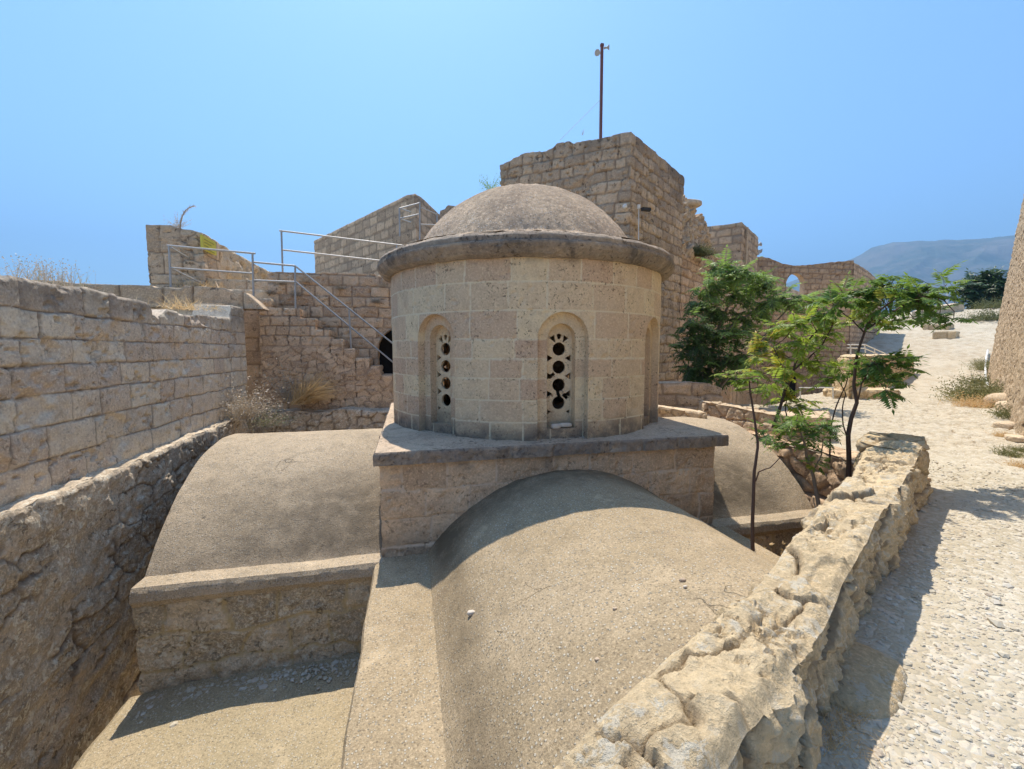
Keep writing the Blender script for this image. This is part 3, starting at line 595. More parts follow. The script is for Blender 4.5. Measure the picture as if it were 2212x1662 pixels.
# back ledge, stair block, back wall
o = solid('low_rubble_wall', [(-4.1, 12.38), (3.5, 12.38)], [(-4.1, 12.95), (3.5, 12.95)], -5, lambda x, y: -1.57 + .07 * fbm(x, y, 0, 1.2, 3, 18) - .06 * sst(-2.9, -2.5, x), Rubble(.35, .2, 63, off=.03, rough=.03), .04, M_RUB, bev=.04)
props(o, 'low crumbling rubble wall with sunlit top behind the left vault', 'wall')
def stairtop(x, y):
    return np.select([x < -2.87, x < -2.49, x < -2.14, x < -1.79, x < -1.48, x < -1.11, x < -.81, x < -.5, x < -.2], [1.13, .86, .56, .30, .04, -.22, -.45, -.72, -1.0], -1.28) + .012 * fbm(x, y, 0, 4, 3, 6)
stair = empty('stone_staircase', (-2.2, 13.4, -1.6), 'weathered stone staircase descending right along the brown back wall', 'staircase')
xs = [-3.87, -2.87, -2.49, -2.14, -1.79, -1.48, -1.11, -.81, -.5, -.2, 1.2]; zt = [1.13, .86, .56, .30, .04, -.22, -.45, -.72, -1.0, -1.28]
for i, (x0, x1) in enumerate(zip(xs[:-1], xs[1:])):
    solid('step', [(x0 + .002, 12.9 - .004 * (i % 2)), (x1 + .002, 12.9 - .004 * (i % 2))], [(x0 + .002, 13.88), (x1 + .002, 13.88)], -1.9, flat(zt[i]),
          Mix(Ashlar(np.arange(-1.5, 1.3, .27), .25, .5, 71, warp=.03, jw=.016, jd=.02, off=.012, rough=.015, holes=.03), Rubble(.34, .17, 72, off=.012, rough=.022, jd=.018, jw=.012, warp=.12), lambda s, z: sst(.35, -.1, z)), .025, M_BACK, stair, s0=x0 - xs[0])
BW = lambda x, y: 2.24 + .05 * np.round(1.5 * vn(x * 1.7, 0, 0, 9)) + .02 * fbm(x, y, 0, 5, 3, 7)
bw = empty('back_wall', (-1.5, 14.2, -1.7), 'brown block wall with tufts and dark arched doorway behind the staircase', 'wall')
bl = Ashlar(np.arange(-1.5, 2.3, .31), .35, .7, 74, warp=.02, jw=.016, jd=.025, off=.018, rough=.016, pil=.01, holes=.05)
mb = MB(); solid('w', [(-3.9, 13.9), (-.94, 13.9)], [(-3.9, 14.5), (-.94, 14.5)], -1.8, BW, bl, .035, M_BACK, mb=mb)
solid('w', [(.46, 13.904), (5.2, 13.904)], [(.46, 14.5), (5.2, 14.5)], -1.8, BW, bl, .05, M_BACK, mb=mb, s0=4.3)
# above the door
s_, z_, mk = cutgrid(g1(-.96, .48, .03), g1(-1.6, 2.2, .03), lambda x, z: sd_arch(x + .24, z, .70, -2.5, 0.0))
h, tn, jn = bl(s_ + 3.9, z_)
mb.grid(np.stack([s_, 13.9 - h, z_], -1), mask=mk, tint=tn, joint=jn); mb.grid(np.stack([s_, 14.5 + h * 0, z_], -1), mask=mk, tint=tn, flip=True)
L = np.array(arch_line(.70, -1.6, 0.0, 24)); mb.grid(np.stack([np.stack([L[:, 0] - .24, 13.89 + 0 * L[:, 0] + d, L[:, 1]], -1) for d in (0, .2, .4, .61)], 1), tint=.4)
mb.box((-.96, 13.91, 2.19), (.48, 14.5, 2.23), tint=.5)
mb.build('wall', M_BACK, bw)
mb = MB(); mb.box((-1.6, 14.56, -1.8), (1.2, 14.6, 1.4)); mb.build('doorway', M_DARK, bw)  # dark sheet painted as the unlit depth behind the door arch
o = solid('recess_wall', [(-4.75, 13.3), (-3.88, 13.3)], [(-4.75, 13.8), (-3.88, 13.8)], -2, flat(1.3), Ashlar(np.arange(-1.5, 1.3, .37), .3, .6, 75, jw=.014, jd=.02, rough=.012), .04, M_BACK)
props(o, 'narrow strip of shaded masonry in the recess beside the staircase', 'wall')
tw = np.array([ony(*q, 12.08) for q in [(120, 606), (154, 612), (328, 617), (330, 620), (395, 622), (397, 617), (483, 622), (500, 628), (530, 632), (552, 650), (566, 664)]])
o = solid('terrace_wall', [(-11, 12.08), (-3.52, 12.08)], [(-11, 12.6), (-3.52, 12.6)], 1.02, lambda x, y: np.interp(x, tw[:, 0], tw[:, 2]) + .012 * fbm(x, y, 0, 5, 3, 3), Ashlar([.6], .6, 1.1, 78, jw=.018, jd=.03, off=.02, rough=.015, pil=.02), .03, M_TOWER, bev=.03)
props(o, 'low course of dark grey blocks topping the corner behind the ashlar wall', 'wall')
o = solid('terrace_block', [(-11, 12.2), (-4.76, 12.2)], [(-11, 12.55), (-4.76, 12.55)], -3, flat(1.015), Ashlar(np.arange(-2, 1, .37), .5, .9, 79), .1, M_ASH)
props(o, 'grey footing masonry hidden under the corner blocks', 'wall')
a, b = ony(415, 668, 11.5), ony(486, 676, 11.5); zt_ = ony(450, 652, 11.5)[2]
o = solid('loose_block', [a[:2], b[:2]], [a[:2] + [0, .45], b[:2] + [0, .45]], .6, lambda x, y: zt_ + .025 * fbm(x, y, 0, 2.5, 3, 4) - .05 * sst(b[0] - .3, b[0], x), Rough(4, .02, 4), .03, M_TOWER, bev=.06)
props(o, 'weathered loose block lying on the wall corner among dry grass', 'stone')
# terrace behind, with low steps
for k, (xa, xb, y, Y) in enumerate([(452, 583, 602, 14.6), (448, 580, 623, 13.9), (452, 585, 641, 13.35)]):
    a = ony(xa, y, Y); b = ony(xb, y, Y)
    o = solid('terrace_step', [(a[0] - .6, Y), (b[0], Y)], [(a[0] - .6, Y + 1.2), (b[0], Y + 1.2)], 1.0, flat(a[2]), Ashlar([1.2], .4, .8, 83 + k, jw=.02, jd=.03, rough=.03, off=.02), .04, M_PALE, bev=.04)
    props(o, ['uppermost', 'middle', 'lowest'][k] + ' of the three worn terrace steps behind the metal railing', 'step', 'worn steps on the terrace')
pt = np.array([ony(*q, 14.5) for q in [(313, 485), (368, 486), (384, 492), (425, 500), (452, 506)]])
o = solid('wall_pier', [(-7.13, 14.5), (-5.73, 14.5)], [(-7.13, 15.6), (-5.73, 15.6)], .9, lambda x, y: np.interp(x, pt[:, 0], pt[:, 2]) + .02 * fbm(x, y, 0, 5, 2, 6), Mix(Ashlar([1.86, 2.15, 2.78], .5, .9, 85, warp=.02, jw=.018, jd=.03, rough=.014, holes=.04), Rubble(.4, .25, 86, off=.04, rough=.03), lambda s, z: sst(.55, .9, s) * (1 - sst(1.45, 1.8, s))), .035, M_TOWER, bev=.03)
props(o, 'square broken stone pier rising beside the yellow sign', 'wall')
o = solid('ochre_wall', [(-5.73, 15.62), (-5.76, 27)], [(-6.5, 15.62), (-6.5, 27)], .9, lambda x, y: 3.33 + .03 * fbm(x, y, 0, 3, 3, 6), Rubble(.5, .3, 88, off=.06, rough=.05, jw=.02), .06, M_PALE, bev=.04)
props(o, 'ochre rubble wall receding behind the pier', 'wall')
mb = MB(); A, B = np.meshgrid(g1(-11, 5, .25), g1(13.3, 34, .25), indexing='ij'); msk = ((A < -3.95) | (B > 14.6)); mk = msk[:-1, :-1] & msk[1:, 1:] & msk[:-1, 1:] & msk[1:, :-1]
mb.grid(np.stack([A, B, 1.35 + .03 * fbm(A, B, 0, 2, 3, 3)], -1), mask=mk); props(mb.build('terrace_floor', M_GR), kind='structure')
# yellow sign on the ochre wall
sg = empty('warning_sign', (-5.7, 16.2, 2.9), 'faded yellow warning sign fixed near the top of the ochre wall', 'sign')
a0, a1, a2, a3 = [onx(*q, -5.62) for q in [(437, 507), (467, 519), (467, 539), (439, 536)]]
ya, yb = a0[1], a1[1]; z0_, z1_ = 2.78, 3.22
mb = MB(); mb.box((-5.68, ya, a3[2] - .02), (-5.63, yb, a0[2])); mb.build('panel', M_SIGN, sg)
mb = MB()
for k in range(5): zz = a0[2] - .1 - k * .085; mb.box((-5.629, ya + .12, zz - .009), (-5.622, yb - .15 - .2 * (k % 3), zz + .009))
mb.build('lettering', M_OLIVE, sg)
# gabled wall and remains behind the chapel
z6 = 6.45; Lg, Cg, Rg = onz(678, 520, z6 - 1.2), onz(897, 412, z6), onz(958, 472, z6 - .6)
Lg = onz(660, 529, 5.3); 
fg = lambda s: np.array(s[:2])
Cc = onz(897, 412, 6.45)[:2]; Ll = onz(678, 520, 6.45)[:2]; Rr_ = onz(957, 470, 6.45)[:2]; Bb = Ll + Rr_ - Cc
def gt(x, y): 
    d = np.hypot(x - Cc[0], y - Cc[1]); return 6.45 - .1 * sst(0, .8, .8 - d) + .02 * fbm(x, y, 0, 2, 3, 3) 
u1 = (Ll - Cc) / np.linalg.norm(Ll - Cc); u2 = (Rr_ - Cc) / np.linalg.norm(Rr_ - Cc); t_ = u1 * .9 + u2 * .9
o = solid('corner_wall', [Ll, Cc, Rr_], [Ll + np.array([.3, .9]), Cc + np.array([.05, 2.0]), Rr_ + np.array([-.1, .9])], 1.0, gt, Ashlar(np.arange(1.2, 6.4, .42), .5, .95, 91, warp=.02, jw=.034, jd=.016, off=.012, rough=.012), .06, M_TOWER, bev=.04)
props(o, 'tall grey wall corner rising to a peak left of the dome', 'wall')
a, b = ony(950, 448, 22), ony(1060, 440, 22)
o = solid('ruined_wall', [(a[0], 22), (b[0], 22)], [(a[0], 23), (b[0], 23)], 3.0, lambda x, y: np.interp(x, [a[0], ony(962, 440, 22)[0], ony(966, 440, 22)[0], ony(990, 440, 22)[0], b[0]], [ony(950, 456, 22)[2], ony(962, 452, 22)[2], ony(966, 444, 22)[2], ony(992, 446, 22)[2], ony(1000, 440, 22)[2]]) + .03 * fbm(x, y, 0, 2, 3, 4), Ashlar(np.arange(3, 9, .4), .5, 1, 93, jd=.02, jw=.02, rough=.02), .08, M_TOWER)
props(o, 'ragged remains of a wall just left of the dome', 'wall')
# rock pile under the corner wall
mb = MB(); A, B = np.meshgrid(np.linspace(0, 1, 110), np.linspace(0, 1, 60), indexing='ij')
p0, p1 = ony(800, 560, 15.5), ony(955, 520, 15.5); X = p0[0] + (p1[0] - p0[0]) * A; Y = 14.6 + 2.4 * B
h, tn, jn = Rubble(.22, .12, 95, off=.05, rough=.04, jd=.05)(A * 3.4, B * 2.6)
Z = 2.2 + (np.interp(A, [0, .25, .45, .62, .8, 1], [.05, .75, 1.5, 1.75, 1.5, 1.3])) * np.sin(np.clip(B, 0, 1) * pi * .5) ** .7
mb.grid(np.stack([X, Y + h * 1.0, Z + h], -1), tint=tn, joint=jn); mb.grid(np.stack([X, Y, Z * 0 + 2.1], -1)[:, [0, -1]], tint=.5)
props(mb.build('rock_pile', M_PALE), 'heap of flat pale rocks under the upper railing left of the dome', 'rocks')

# ------------------------------------------------------------------ the keep, its mast and fittings
L3, C3, R3 = np.array([3.18, 15.37]), np.array([6.65, 12.52]), np.array([10.32, 15.23]); B3 = L3 + R3 - C3
def kt(x, y):
    d = (x - C3[0]) * (L3 - C3)[0] + (y - C3[1]) * (L3 - C3)[1]; d = d / 20.2
    return 6.6 + .03 * fbm(x, y, 0, 2.5, 3, 2) + .03 * np.round(1.2 * vn(x * 2.3, y * 2.3, 0, 7)) * sst(.1, .4, d) + .12 * sst(.09, .04, abs(d - .49)) - .12 * sst(.8, 1, d)
kl = Ashlar(np.arange(-1.8, 6.4, .335), .38, .72, 101, warp=.035, jw=.024, jd=.022, off=.02, rough=.016, pil=.012, holes=.07, lost=.06)
keep = empty('keep_tower', (6.8, 15.3, -1.7), 'tall square keep tower of grey-brown blocks behind the chapel dome', 'tower')
solid('wall', [L3, C3, R3], [L3 + (B3 - L3) * .2, B3, R3 + (B3 - R3) * .2], -2.0, kt, kl, .04, M_TOWER, keep, tres=.15, bev=.03, stainf=lambda P, k: .35 * sst(.0, .5, fbm(P[..., 0], P[..., 1], P[..., 2], .7, 4, 3)) + .3 * sst(5.6, 6.6, P[..., 2]))
dC = (R3 - C3) / np.linalg.norm(R3 - C3); nC = np.array([dC[1], -dC[0]])
def onplane(x, y, p, d, off=0):
    r = ray(x, y); px, py = p[0] + nC[0] * off, p[1] + nC[1] * off; t = (px * d[1] - py * d[0]) / (r[0] * d[1] - r[1] * d[0]); return r * t
# mast on the roof
mp = onz(1298, 283, 6.6) ; mp = ray(1297.5, 289); mp = mp * (14.6 / (mp[1]))
mtop = ray(1298, 97); mtop = mtop * (math.hypot(mp[0], mp[1]) / math.hypot(mtop[0], mtop[1]))
mast = empty('mast', (mp[0], mp[1], 6.6), 'dark red steel mast standing on top of the keep tower', 'mast')
mb = MB(); ht = mtop[2]; mb.box((mp[0] - .045, mp[1] - .03, 6.5), (mp[0] + .045, mp[1] + .03, ht)); mb.box((mp[0] - .055, mp[1] - .045, ht - .06), (mp[0] + .055, mp[1] + .045, ht + .02)); mb.build('pole', M_MAST, mast)
def horn(parent, name, c, d, ln, r, m=M_HORN):
    mb = MB(); c = np.array(c); d = np.array(d) / np.linalg.norm(d); t = np.array([0, .3, .55, .8, 1.0]); rr = np.array([.28, .3, .45, .75, 1.0]) * r
    mb.tube([c + d * ln * q for q in t], rr, 14); mb.tube([c - d * ln * .35, c + d * .01], r * .42, 10); return mb.build(name, m, parent)
horn(mast, 'loudspeaker', (mp[0] - .12, mp[1] - .02, ht - .30), (-.5, -.5, -.35), .16, .10)
horn(mast, 'loudspeaker', (mp[0] + .11, mp[1] - .02, ht - .10), (.9, -.3, .1), .13, .09)
mb = MB(); mb.tube([(mp[0] - .03, mp[1], ht - .95 * 1.0 - .85), np.array(onz(1210, 303, 6.62)) * [1, 1, 1]], .006, 5); mb.build('guy_wire', M_WIRE, mast)
mb = MB(); mb.tube([(mp[0] - .03, mp[1], ht - 1.3), (mp[0] - .14, mp[1] - .3, 6.62)], .006, 5); mb.build('guy_wire', M_WIRE, mast)
lp = onplane(1350.5, 447, L3, (L3 - C3) / 4.49)
lf = np.array([(L3 - C3)[1], -(L3 - C3)[0]]) / 4.49; lf = lf if lf @ lp[:2] < 0 else -lf
q = ray(1350.5, 447); 
def onface(x, y, p, d): r = ray(x, y); t = (p[0] * d[1] - p[1] * d[0]) / (r[0] * d[1] - r[1] * d[0]); return r * t
lp = onface(1350.5, 447, L3, (L3 - C3) / 4.49)
mb = MB(); mb.tube([lp, lp + np.array([lf[0], lf[1], 0]) * .05, lp + np.array([lf[0], lf[1], 0]) * .09], [.07, .075, .045], 16)
props(mb.build('wall_lamp', M_LAMP, loc=tuple(lp)), 'round white lamp cover on the tower wall near its corner', 'lamp')
fp = onface(1370, 452, C3, dC) + np.array([nC[0], nC[1], 0]) * .15; fb = onface(1370, 517, C3, dC) + np.array([nC[0], nC[1], 0]) * .15
fl = empty('floodlight', tuple(fb), 'small black floodlight on a thin white rod by the tower corner', 'floodlight')
mb = MB(); mb.tube([fb - [0, 0, .6], fp], .016, 8); mb.build('rod', M_WHITE, fl)
mb = MB(); c = fp + np.array([.22, -.05, -.04]); mb.box(c - [.14, .06, .045], c + [.14, .06, .045]); mb.tube([fp, c], .015, 6); mb.build('lamp_head', M_BLACKMET, fl)
mb = MB(); mb.tube([fp - [0, 0, .02], fp + [0, 0, .10]], .05, 10); mb.build('cap', M_LAMP, fl)
# curtain wall, rubble slope, second tower
e12 = R3 + dC * 12.6
o = solid('curtain_wall', [R3 + dC * .02, e12], [R3 + dC * .02 - nC * 1.2, e12 - nC * 1.2], -6, lambda x, y: 3.75 + .04 * fbm(x, y, 0, 1.5, 3, 6), Ashlar(np.arange(-1.8, 3.6, .335), .38, .75, 105, warp=.025, jw=.028, jd=.03, off=.02, rough=.018, holes=.08, pil=.012), .05, M_BACK, bev=.05)
props(o, 'brown block wall running right from the keep tower behind the trees', 'wall')
mb = MB(); A, B = np.meshgrid(np.linspace(0, 8.9, 170), np.linspace(0, 1, 70), indexing='ij')
zt_ = np.interp(A, [0, 2.3, 3.2, 4.0, 5, 6.4, 8.9], [6.2, 6.2, 6.05, 5.6, 4.8, 3.95, 3.8]) + .12 * np.round(1.4 * vn(A * 1.6, 0, 0, 3))
v_ = np.clip(B / .72, 0, 1); h, tn, jn = Rubble(.3, .18, 111, off=.09, rough=.09, jd=.06, fr=4)(A, v_ * 2.4)
off_ = -.06 + v_ * .55 + np.clip(B - .72, 0, 1) / .28 * 1.4 - h * 1.0 - .2 * fbm(A, v_ * 2, 0, .9, 3, 4) * v_; Zs = 3.7 + (zt_ - 3.7) * v_ ** .9 + h * .6
XY = R3[None, None] + dC * A[..., None] - nC * off_[..., None]
mb.grid(np.concatenate([XY, Zs[..., None]], -1), tint=tn, joint=jn)
props(mb.build('rubble_slope', M_PALE), 'steep pale rubble slope between the keep tower and the smaller tower', 'rubble')
o = chunk('boulder', np.append(R3 + dC * 2.5 - nC * .6, 6.32), (1.0, .7, .28), 21, M_PALE, 'flat boulder perched on top of the rubble slope', 'boulder')
C4, R4 = R3 + dC * 8.9, R3 + dC * 12.9; L4 = C4 - nC * 3.4 - dC * .6; B4 = R4 - nC * 3.4
o = solid('small_tower', [L4, C4 + nC * .02, R4 + nC * .02], [L4 + (B4 - L4) * .25, B4, R4 + (B4 - R4) * .25], -6, lambda x, y: 6.85 + .03 * fbm(x, y, 0, 2, 2, 3), Ashlar(np.arange(-1.8, 6.7, .42), .5, .9, 113, warp=.03, jw=.04, jd=.03, off=.02, rough=.02, holes=.06), .07, M_TOWER, tres=.3, bev=.04)
props(o, 'smaller square stone tower beyond the rubble slope', 'tower')
pp = onface(1609, 500, C4, dC) + np.array([nC[0], nC[1], 0]) * .12; mb = MB(); mb.tube([(pp[0], pp[1], 2.5), (pp[0], pp[1], 6.7)], .06, 8)
props(mb.build('drainpipe', M_PALE), 'pale vertical pipe on the right face of the smaller tower', 'pipe')
# loudspeaker post right of the small tower
q0 = W(1632, 560, 27.5); q1 = W(1634, 520, 27.5); ls = empty('loudspeaker_post', tuple(q0), 'thin post carrying horn loudspeakers beside the smaller tower', 'loudspeaker')
mb = MB(); mb.tube([(q0[0], q0[1], q0[2] - 1), (q0[0], q0[1], q1[2])], .035, 8); mb.build('post', M_WIRE, ls)
for k, (px_, py_, d) in enumerate([(1634, 531, (.8, -.3, .3)), (1635, 541, (.9, -.3, -.2)), (1632, 549, (-.3, -.9, 0))]): horn(ls, 'loudspeaker', W(px_, py_, 27.5), d, .28, .14)
# arch wall
A1, A2 = W(1600, 600, 27.6)[:2], W(1842, 600, 29)[:2]; dA = (A2 - A1) / np.linalg.norm(A2 - A1); nA = np.array([dA[1], -dA[0]]); LA = np.linalg.norm(A2 - A1)
def onA(x, y, off=0): p = A1 + nA * off; r = ray(x, y); t = (p[0] * dA[1] - p[1] * dA[0]) / (r[0] * dA[1] - r[1] * dA[0]); P = r * t; return (P[:2] - A1) @ dA, P[2]
tpA = np.array([onA(*q) for q in [(1600, 556), (1627, 556), (1643, 554), (1665, 560), (1690, 570), (1712, 574), (1760, 571), (1800, 567), (1842, 563)]])
ac = np.array([onA(1702, 612), onA(1735, 612), onA(1718, 595), onA(1718, 655)]); hw = (ac[1, 0] - ac[0, 0]) / 2; acx = (ac[1, 0] + ac[0, 0]) / 2; spz = ac[2, 1] - hw; hw *= 1.22
aw = empty('arch_wall', (*(A1 + dA * LA / 2), -1.65), 'eroded wall pierced by an open round arch showing sky', 'wall')
al = Ashlar(np.arange(-1.8, 6, .34), .4, .8, 121, warp=.04, jw=.036, jd=.02, off=.02, rough=.025, holes=.08)
def wz(t, s): return -6 + t * (np.interp(s, tpA[:, 0], tpA[:, 1]) + 6 + .05 * fbm(s, 0, 0, 2, 3, 4))
sds = lambda s, z: sd_arch(s - acx, z, hw, ac[3, 1], spz)
s_, z_, mk = cutgrid(np.linspace(0, LA, 130), np.linspace(-6, 7.2, 200), sds)
tz_ = wz(1.0, s_); over = z_ > tz_; z_ = np.minimum(z_, tz_); dead = over[:-1, :-1] & over[1:, :-1]; mk = mk & ~dead
h, tn, jn = al(s_, z_); mb = MB(); XY = A1 + dA * s_[..., None]
mb.grid(np.concatenate([XY + nA * h[..., None], z_[..., None]], -1), mask=mk, tint=tn, joint=jn, stain=.3 * sst(3, 6, z_)); mb.grid(np.concatenate([XY - nA * .4, z_[..., None]], -1), mask=mk, tint=tn, flip=True)
sx = np.linspace(0, LA, 130); T = np.stack([np.concatenate([(A1 + dA * sx[:, None] - nA * d), wz(1.0, sx)[:, None]], -1) for d in (0, .2, .4)], 1); mb.grid(T, tint=.6)
L = np.array(arch_line(hw, ac[3, 1], spz, 24) + [(x, ac[3, 1]) for x in np.linspace(hw, -hw, 6)]); mb.grid(np.stack([np.concatenate([A1 + dA * (L[:, 0] + acx)[:, None] - nA * d, L[:, 1][:, None]], -1) for d in (0, .2, .4)], 1), tint=.5)
mb.build('wall', M_TWR2, aw, smooth=40)
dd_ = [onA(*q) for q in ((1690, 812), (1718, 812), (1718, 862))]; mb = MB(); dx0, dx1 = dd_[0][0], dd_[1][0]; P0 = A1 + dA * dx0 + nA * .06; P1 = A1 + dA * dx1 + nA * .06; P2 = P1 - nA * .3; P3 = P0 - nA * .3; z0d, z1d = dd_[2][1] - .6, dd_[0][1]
mb.add([(*P0, z0d), (*P1, z0d), (*P2, z0d), (*P3, z0d), (*P0, z1d), (*P1, z1d), (*P2, z1d), (*P3, z1d)], np.array([(0, 1, 5, 4), (1, 2, 6, 5), (2, 3, 7, 6), (3, 0, 4, 7), (4, 5, 6, 7), (3, 2, 1, 0)])); mb.build('doorway', M_DARK, aw)  # solid near-black panel paints the shade of a door opening
E2 = W(1908, 603, 36)[:2]; 
solid('side_wall', [A2 + nA * .05, E2], [A2 - nA * 1.0, E2 - nA * 1.0], -6, lambda x, y: tpA[-1, 1] - .1 + .05 * fbm(x, y, 0, 1, 3, 3) - .25 * sst(4, 9, np.hypot(x - A2[0], y - A2[1])), Ashlar(np.arange(-1.8, 6, .34), .4, .8, 123, warp=.04, jw=.045, jd=.03, rough=.03), .09, M_TWR2, aw, bev=.05)
b0, b1 = W(1690, 640, 33), W(1760, 640, 31)
o = solid('inner_wall', [b0[:2], b1[:2]], [b0[:2] + [.2, .8], b1[:2] + [.2, .8]], -2, lambda x, y: np.interp(x, [b0[0], b1[0]], [W(1690, 616, 33)[2], W(1760, 645, 31)[2]]), Ashlar(np.arange(-1.8, 6, .34), .4, .8, 125), .1, M_PALE)
props(o, 'sunlit wall with sloping top seen through the open arch', 'wall')

# ------------------------------------------------------------------ low walls round the right arm, retaining wall, parapet
a, b, c_, d_, e_ = [onz(*q, -1.22)[:2] for q in [(1522, 869), (1688, 899), (1797, 902), (1789, 885), (1560, 866)]]
o = solid('low_wall', [a, b, c_], [a + [.25, .55], b + [.3, .55], d_], -1.9, lambda x, y: -1.22 + .03 * fbm(x, y, 0, 2, 3, 6), Rubble(.42, .3, 131, off=.02, rough=.02, jw=.02), .025, M_PALE, toplay=Rubble(.5, .4, 132, off=.02, rough=.02), bev=.03)
props(o, 'low squared rubble wall with bright top beyond the right vault', 'wall')
a, b = onz(1400, 876, -1.33)[:2], onz(1528, 893, -1.33)[:2]
o = solid('kerb_wall', [a, b], [a + [.2, .5], b + [.2, .5]], -1.9, lambda x, y: -1.33 + .02 * fbm(x, y, 0, 2, 3, 6), Rubble(.35, .25, 134, off=.02, rough=.02), .03, M_PALE, bev=.03)
props(o, 'very low sunlit wall touching the right side of the drum', 'wall')
a, b = onz(1395, 828, -.85)[:2], onz(1563, 830, -.85)[:2]
o = solid('dark_wall', [a, b], [a + [.3, .8], b + [-.1, .8]], -1.9, lambda x, y: -.84 + .03 * fbm(x, y, 0, 2, 3, 6) - .16 * sst(b[0] - .35, b[0] + .1, x), Ashlar([-1.45, -1.15], .5, .8, 135, warp=.04, jw=.03, jd=.03, rough=.02, off=.02), .03, M_CORN, bev=.05)
props(o, 'short dark weathered wall with rounded end below the big tree', 'wall')
for k, (x0, x1, yt, yb) in enumerate([(1800, 1842, 846, 862), (1845, 1944, 843, 864)]):
    a, b = onz(x0, yb, -1.65), onz(x1, yb, -1.65); zt_ = -1.65 + (yb - yt) / 941 * (a[0] * .228 + a[1] * .973)
    o = solid('stone_kerb', [a[:2], b[:2]], [a[:2] + [.6, .9], b[:2] + [.6, .9]], -1.9, (lambda zt_: lambda x, y: zt_ + .05 * fbm(x, y, 0, 1.5, 3, k))(zt_), Rubble(.4, .25, 140 + k, off=.03, rough=.03), .04, M_PAR, bev=.06)
    props(o, ['short rough stone kerb left of the path beside the tree stems', 'long low stone kerb at the path edge before the bastion'][k], 'kerb')
ret_o = [(6.56, 11.3), (6.50, 9.3), (6.5, 5.7), (6.2, 4.9), (5.86, 4.38)]; ret_i = [(7.1, 11.3), (7.1, 9.3), (7.1, 5.6), (6.8, 4.6), (6.4, 4.0)]
o = solid('retaining_wall', ret_o, ret_i, -4.9, lambda x, y: -1.63 + .05 * fbm(x, y, 0, 1.2, 3, 6), Rubble(.42, .24, 151, off=.05, rough=.03, jd=.06, jw=.03), .03, M_BACK, toplay=Rubble(.35, .25, 152, off=.03, rough=.02), bev=.05,
          stainf=lambda P, k: .4 * sst(0, .5, fbm(P[..., 1], P[..., 2], 0, 1.2, 3, 7)) if k == 'side' else 0 * P[..., 0])
props(o, 'rough rubble retaining wall round the pit by the right vault', 'wall')
class ParTop:
    def __call__(s, X, Y):
        U = X * .87 + Y * .50; V = -X * .50 + Y * .87        # along and across the wall
        h, rid, jm = Rubble(.46, .62, 166, off=.03, rough=.014, jd=.03, jw=.012, warp=.22, fr=11)(U, V)
        cl = sst(.02, .3, fbm(X, Y, 3, 2.3, 3, 91)); pk = fbm(X, Y, 1, 26, 3, 92, .6)
        h = h * .9 - .030 * cl * sst(-.05, .35, pk) + .009 * fbm(X, Y, 2, 14, 4, 93, .65) - .022 * sst(.25, .42, fbm(U * .5, V, 7, 3.1, 4, 94))
        st = np.round((fbm(U * .6, V, 4, 2.1, 3, 95) + 1) * 4) / 4 * .028                      # broken bedding steps
        return h + st, rid, jm * .8
class Wob:
    def __init__(s, A, amp, f, seed): s.A, s.amp, s.f, s.seed = A, amp, f, seed
    def __call__(s, S_, Z_):
        h, a, b = s.A(S_, Z_); return h + s.amp * fbm(S_, Z_ * .6, 1, s.f, 3, s.seed), a, b
po = [(-2.4, -.90), (-.6, .10), (.50, .73), (.95, .985), (1.55, 1.33), (2.56, 1.91), (3.78, 2.60), (5.54, 3.58)]
pi_ = [(-2.6, -.45), (-.85, .35), (.215, .95), (.59, 1.155), (1.21, 1.505), (2.10, 2.00), (3.12, 2.64), (3.9, 3.08), (5.2, 3.95)]
def ptop(x, y): return -1.12 - .05 * np.exp(-((x - 1.6) / .5) ** 2) + .06 * fbm(x, y, 0, 2.4, 4, 16) + .03 * sst(3.6, 4.6, x)
o = solid('parapet', po, pi_, -3.3, ptop, Wob(Rubble(.36, .2, 161, off=.03, rough=.030, jd=.022, jw=.016, warp=.16, fr=11), .075, 1.9, 7), .012, M_PAR, keep=1.0, toplay=ParTop(), bev=.03, tres=.011)
props(o, 'thick low parapet of sandy eroded stones running from the near foreground to the path', 'wall')
o = solid('parapet_end', [(5.1, 3.34), (5.62, 3.62), (6.12, 3.95)], [(5.0, 3.9), (5.3, 4.1), (5.8, 4.40)], -2.2, lambda x, y: -1.05 + .03 * fbm(x, y, 0, 3, 3, 5), Rubble(.4, .24, 171, off=.03, rough=.025, jd=.05), .018, M_PAR, toplay=Rubble(.4, .3, 172, off=.02, rough=.02), bev=.04)
props(o, 'squared end block of the parapet beside the path', 'wall')
fpz = onz(1880, 1470, -1.65); chunk('footing_stone', (fpz[0] - .04, fpz[1] + .05, -1.69), (.62, .40, .20), 77, M_PAR, 'smooth sloping footing lump at the base of the parapet beside the gravel', 'stone', rot=.5)
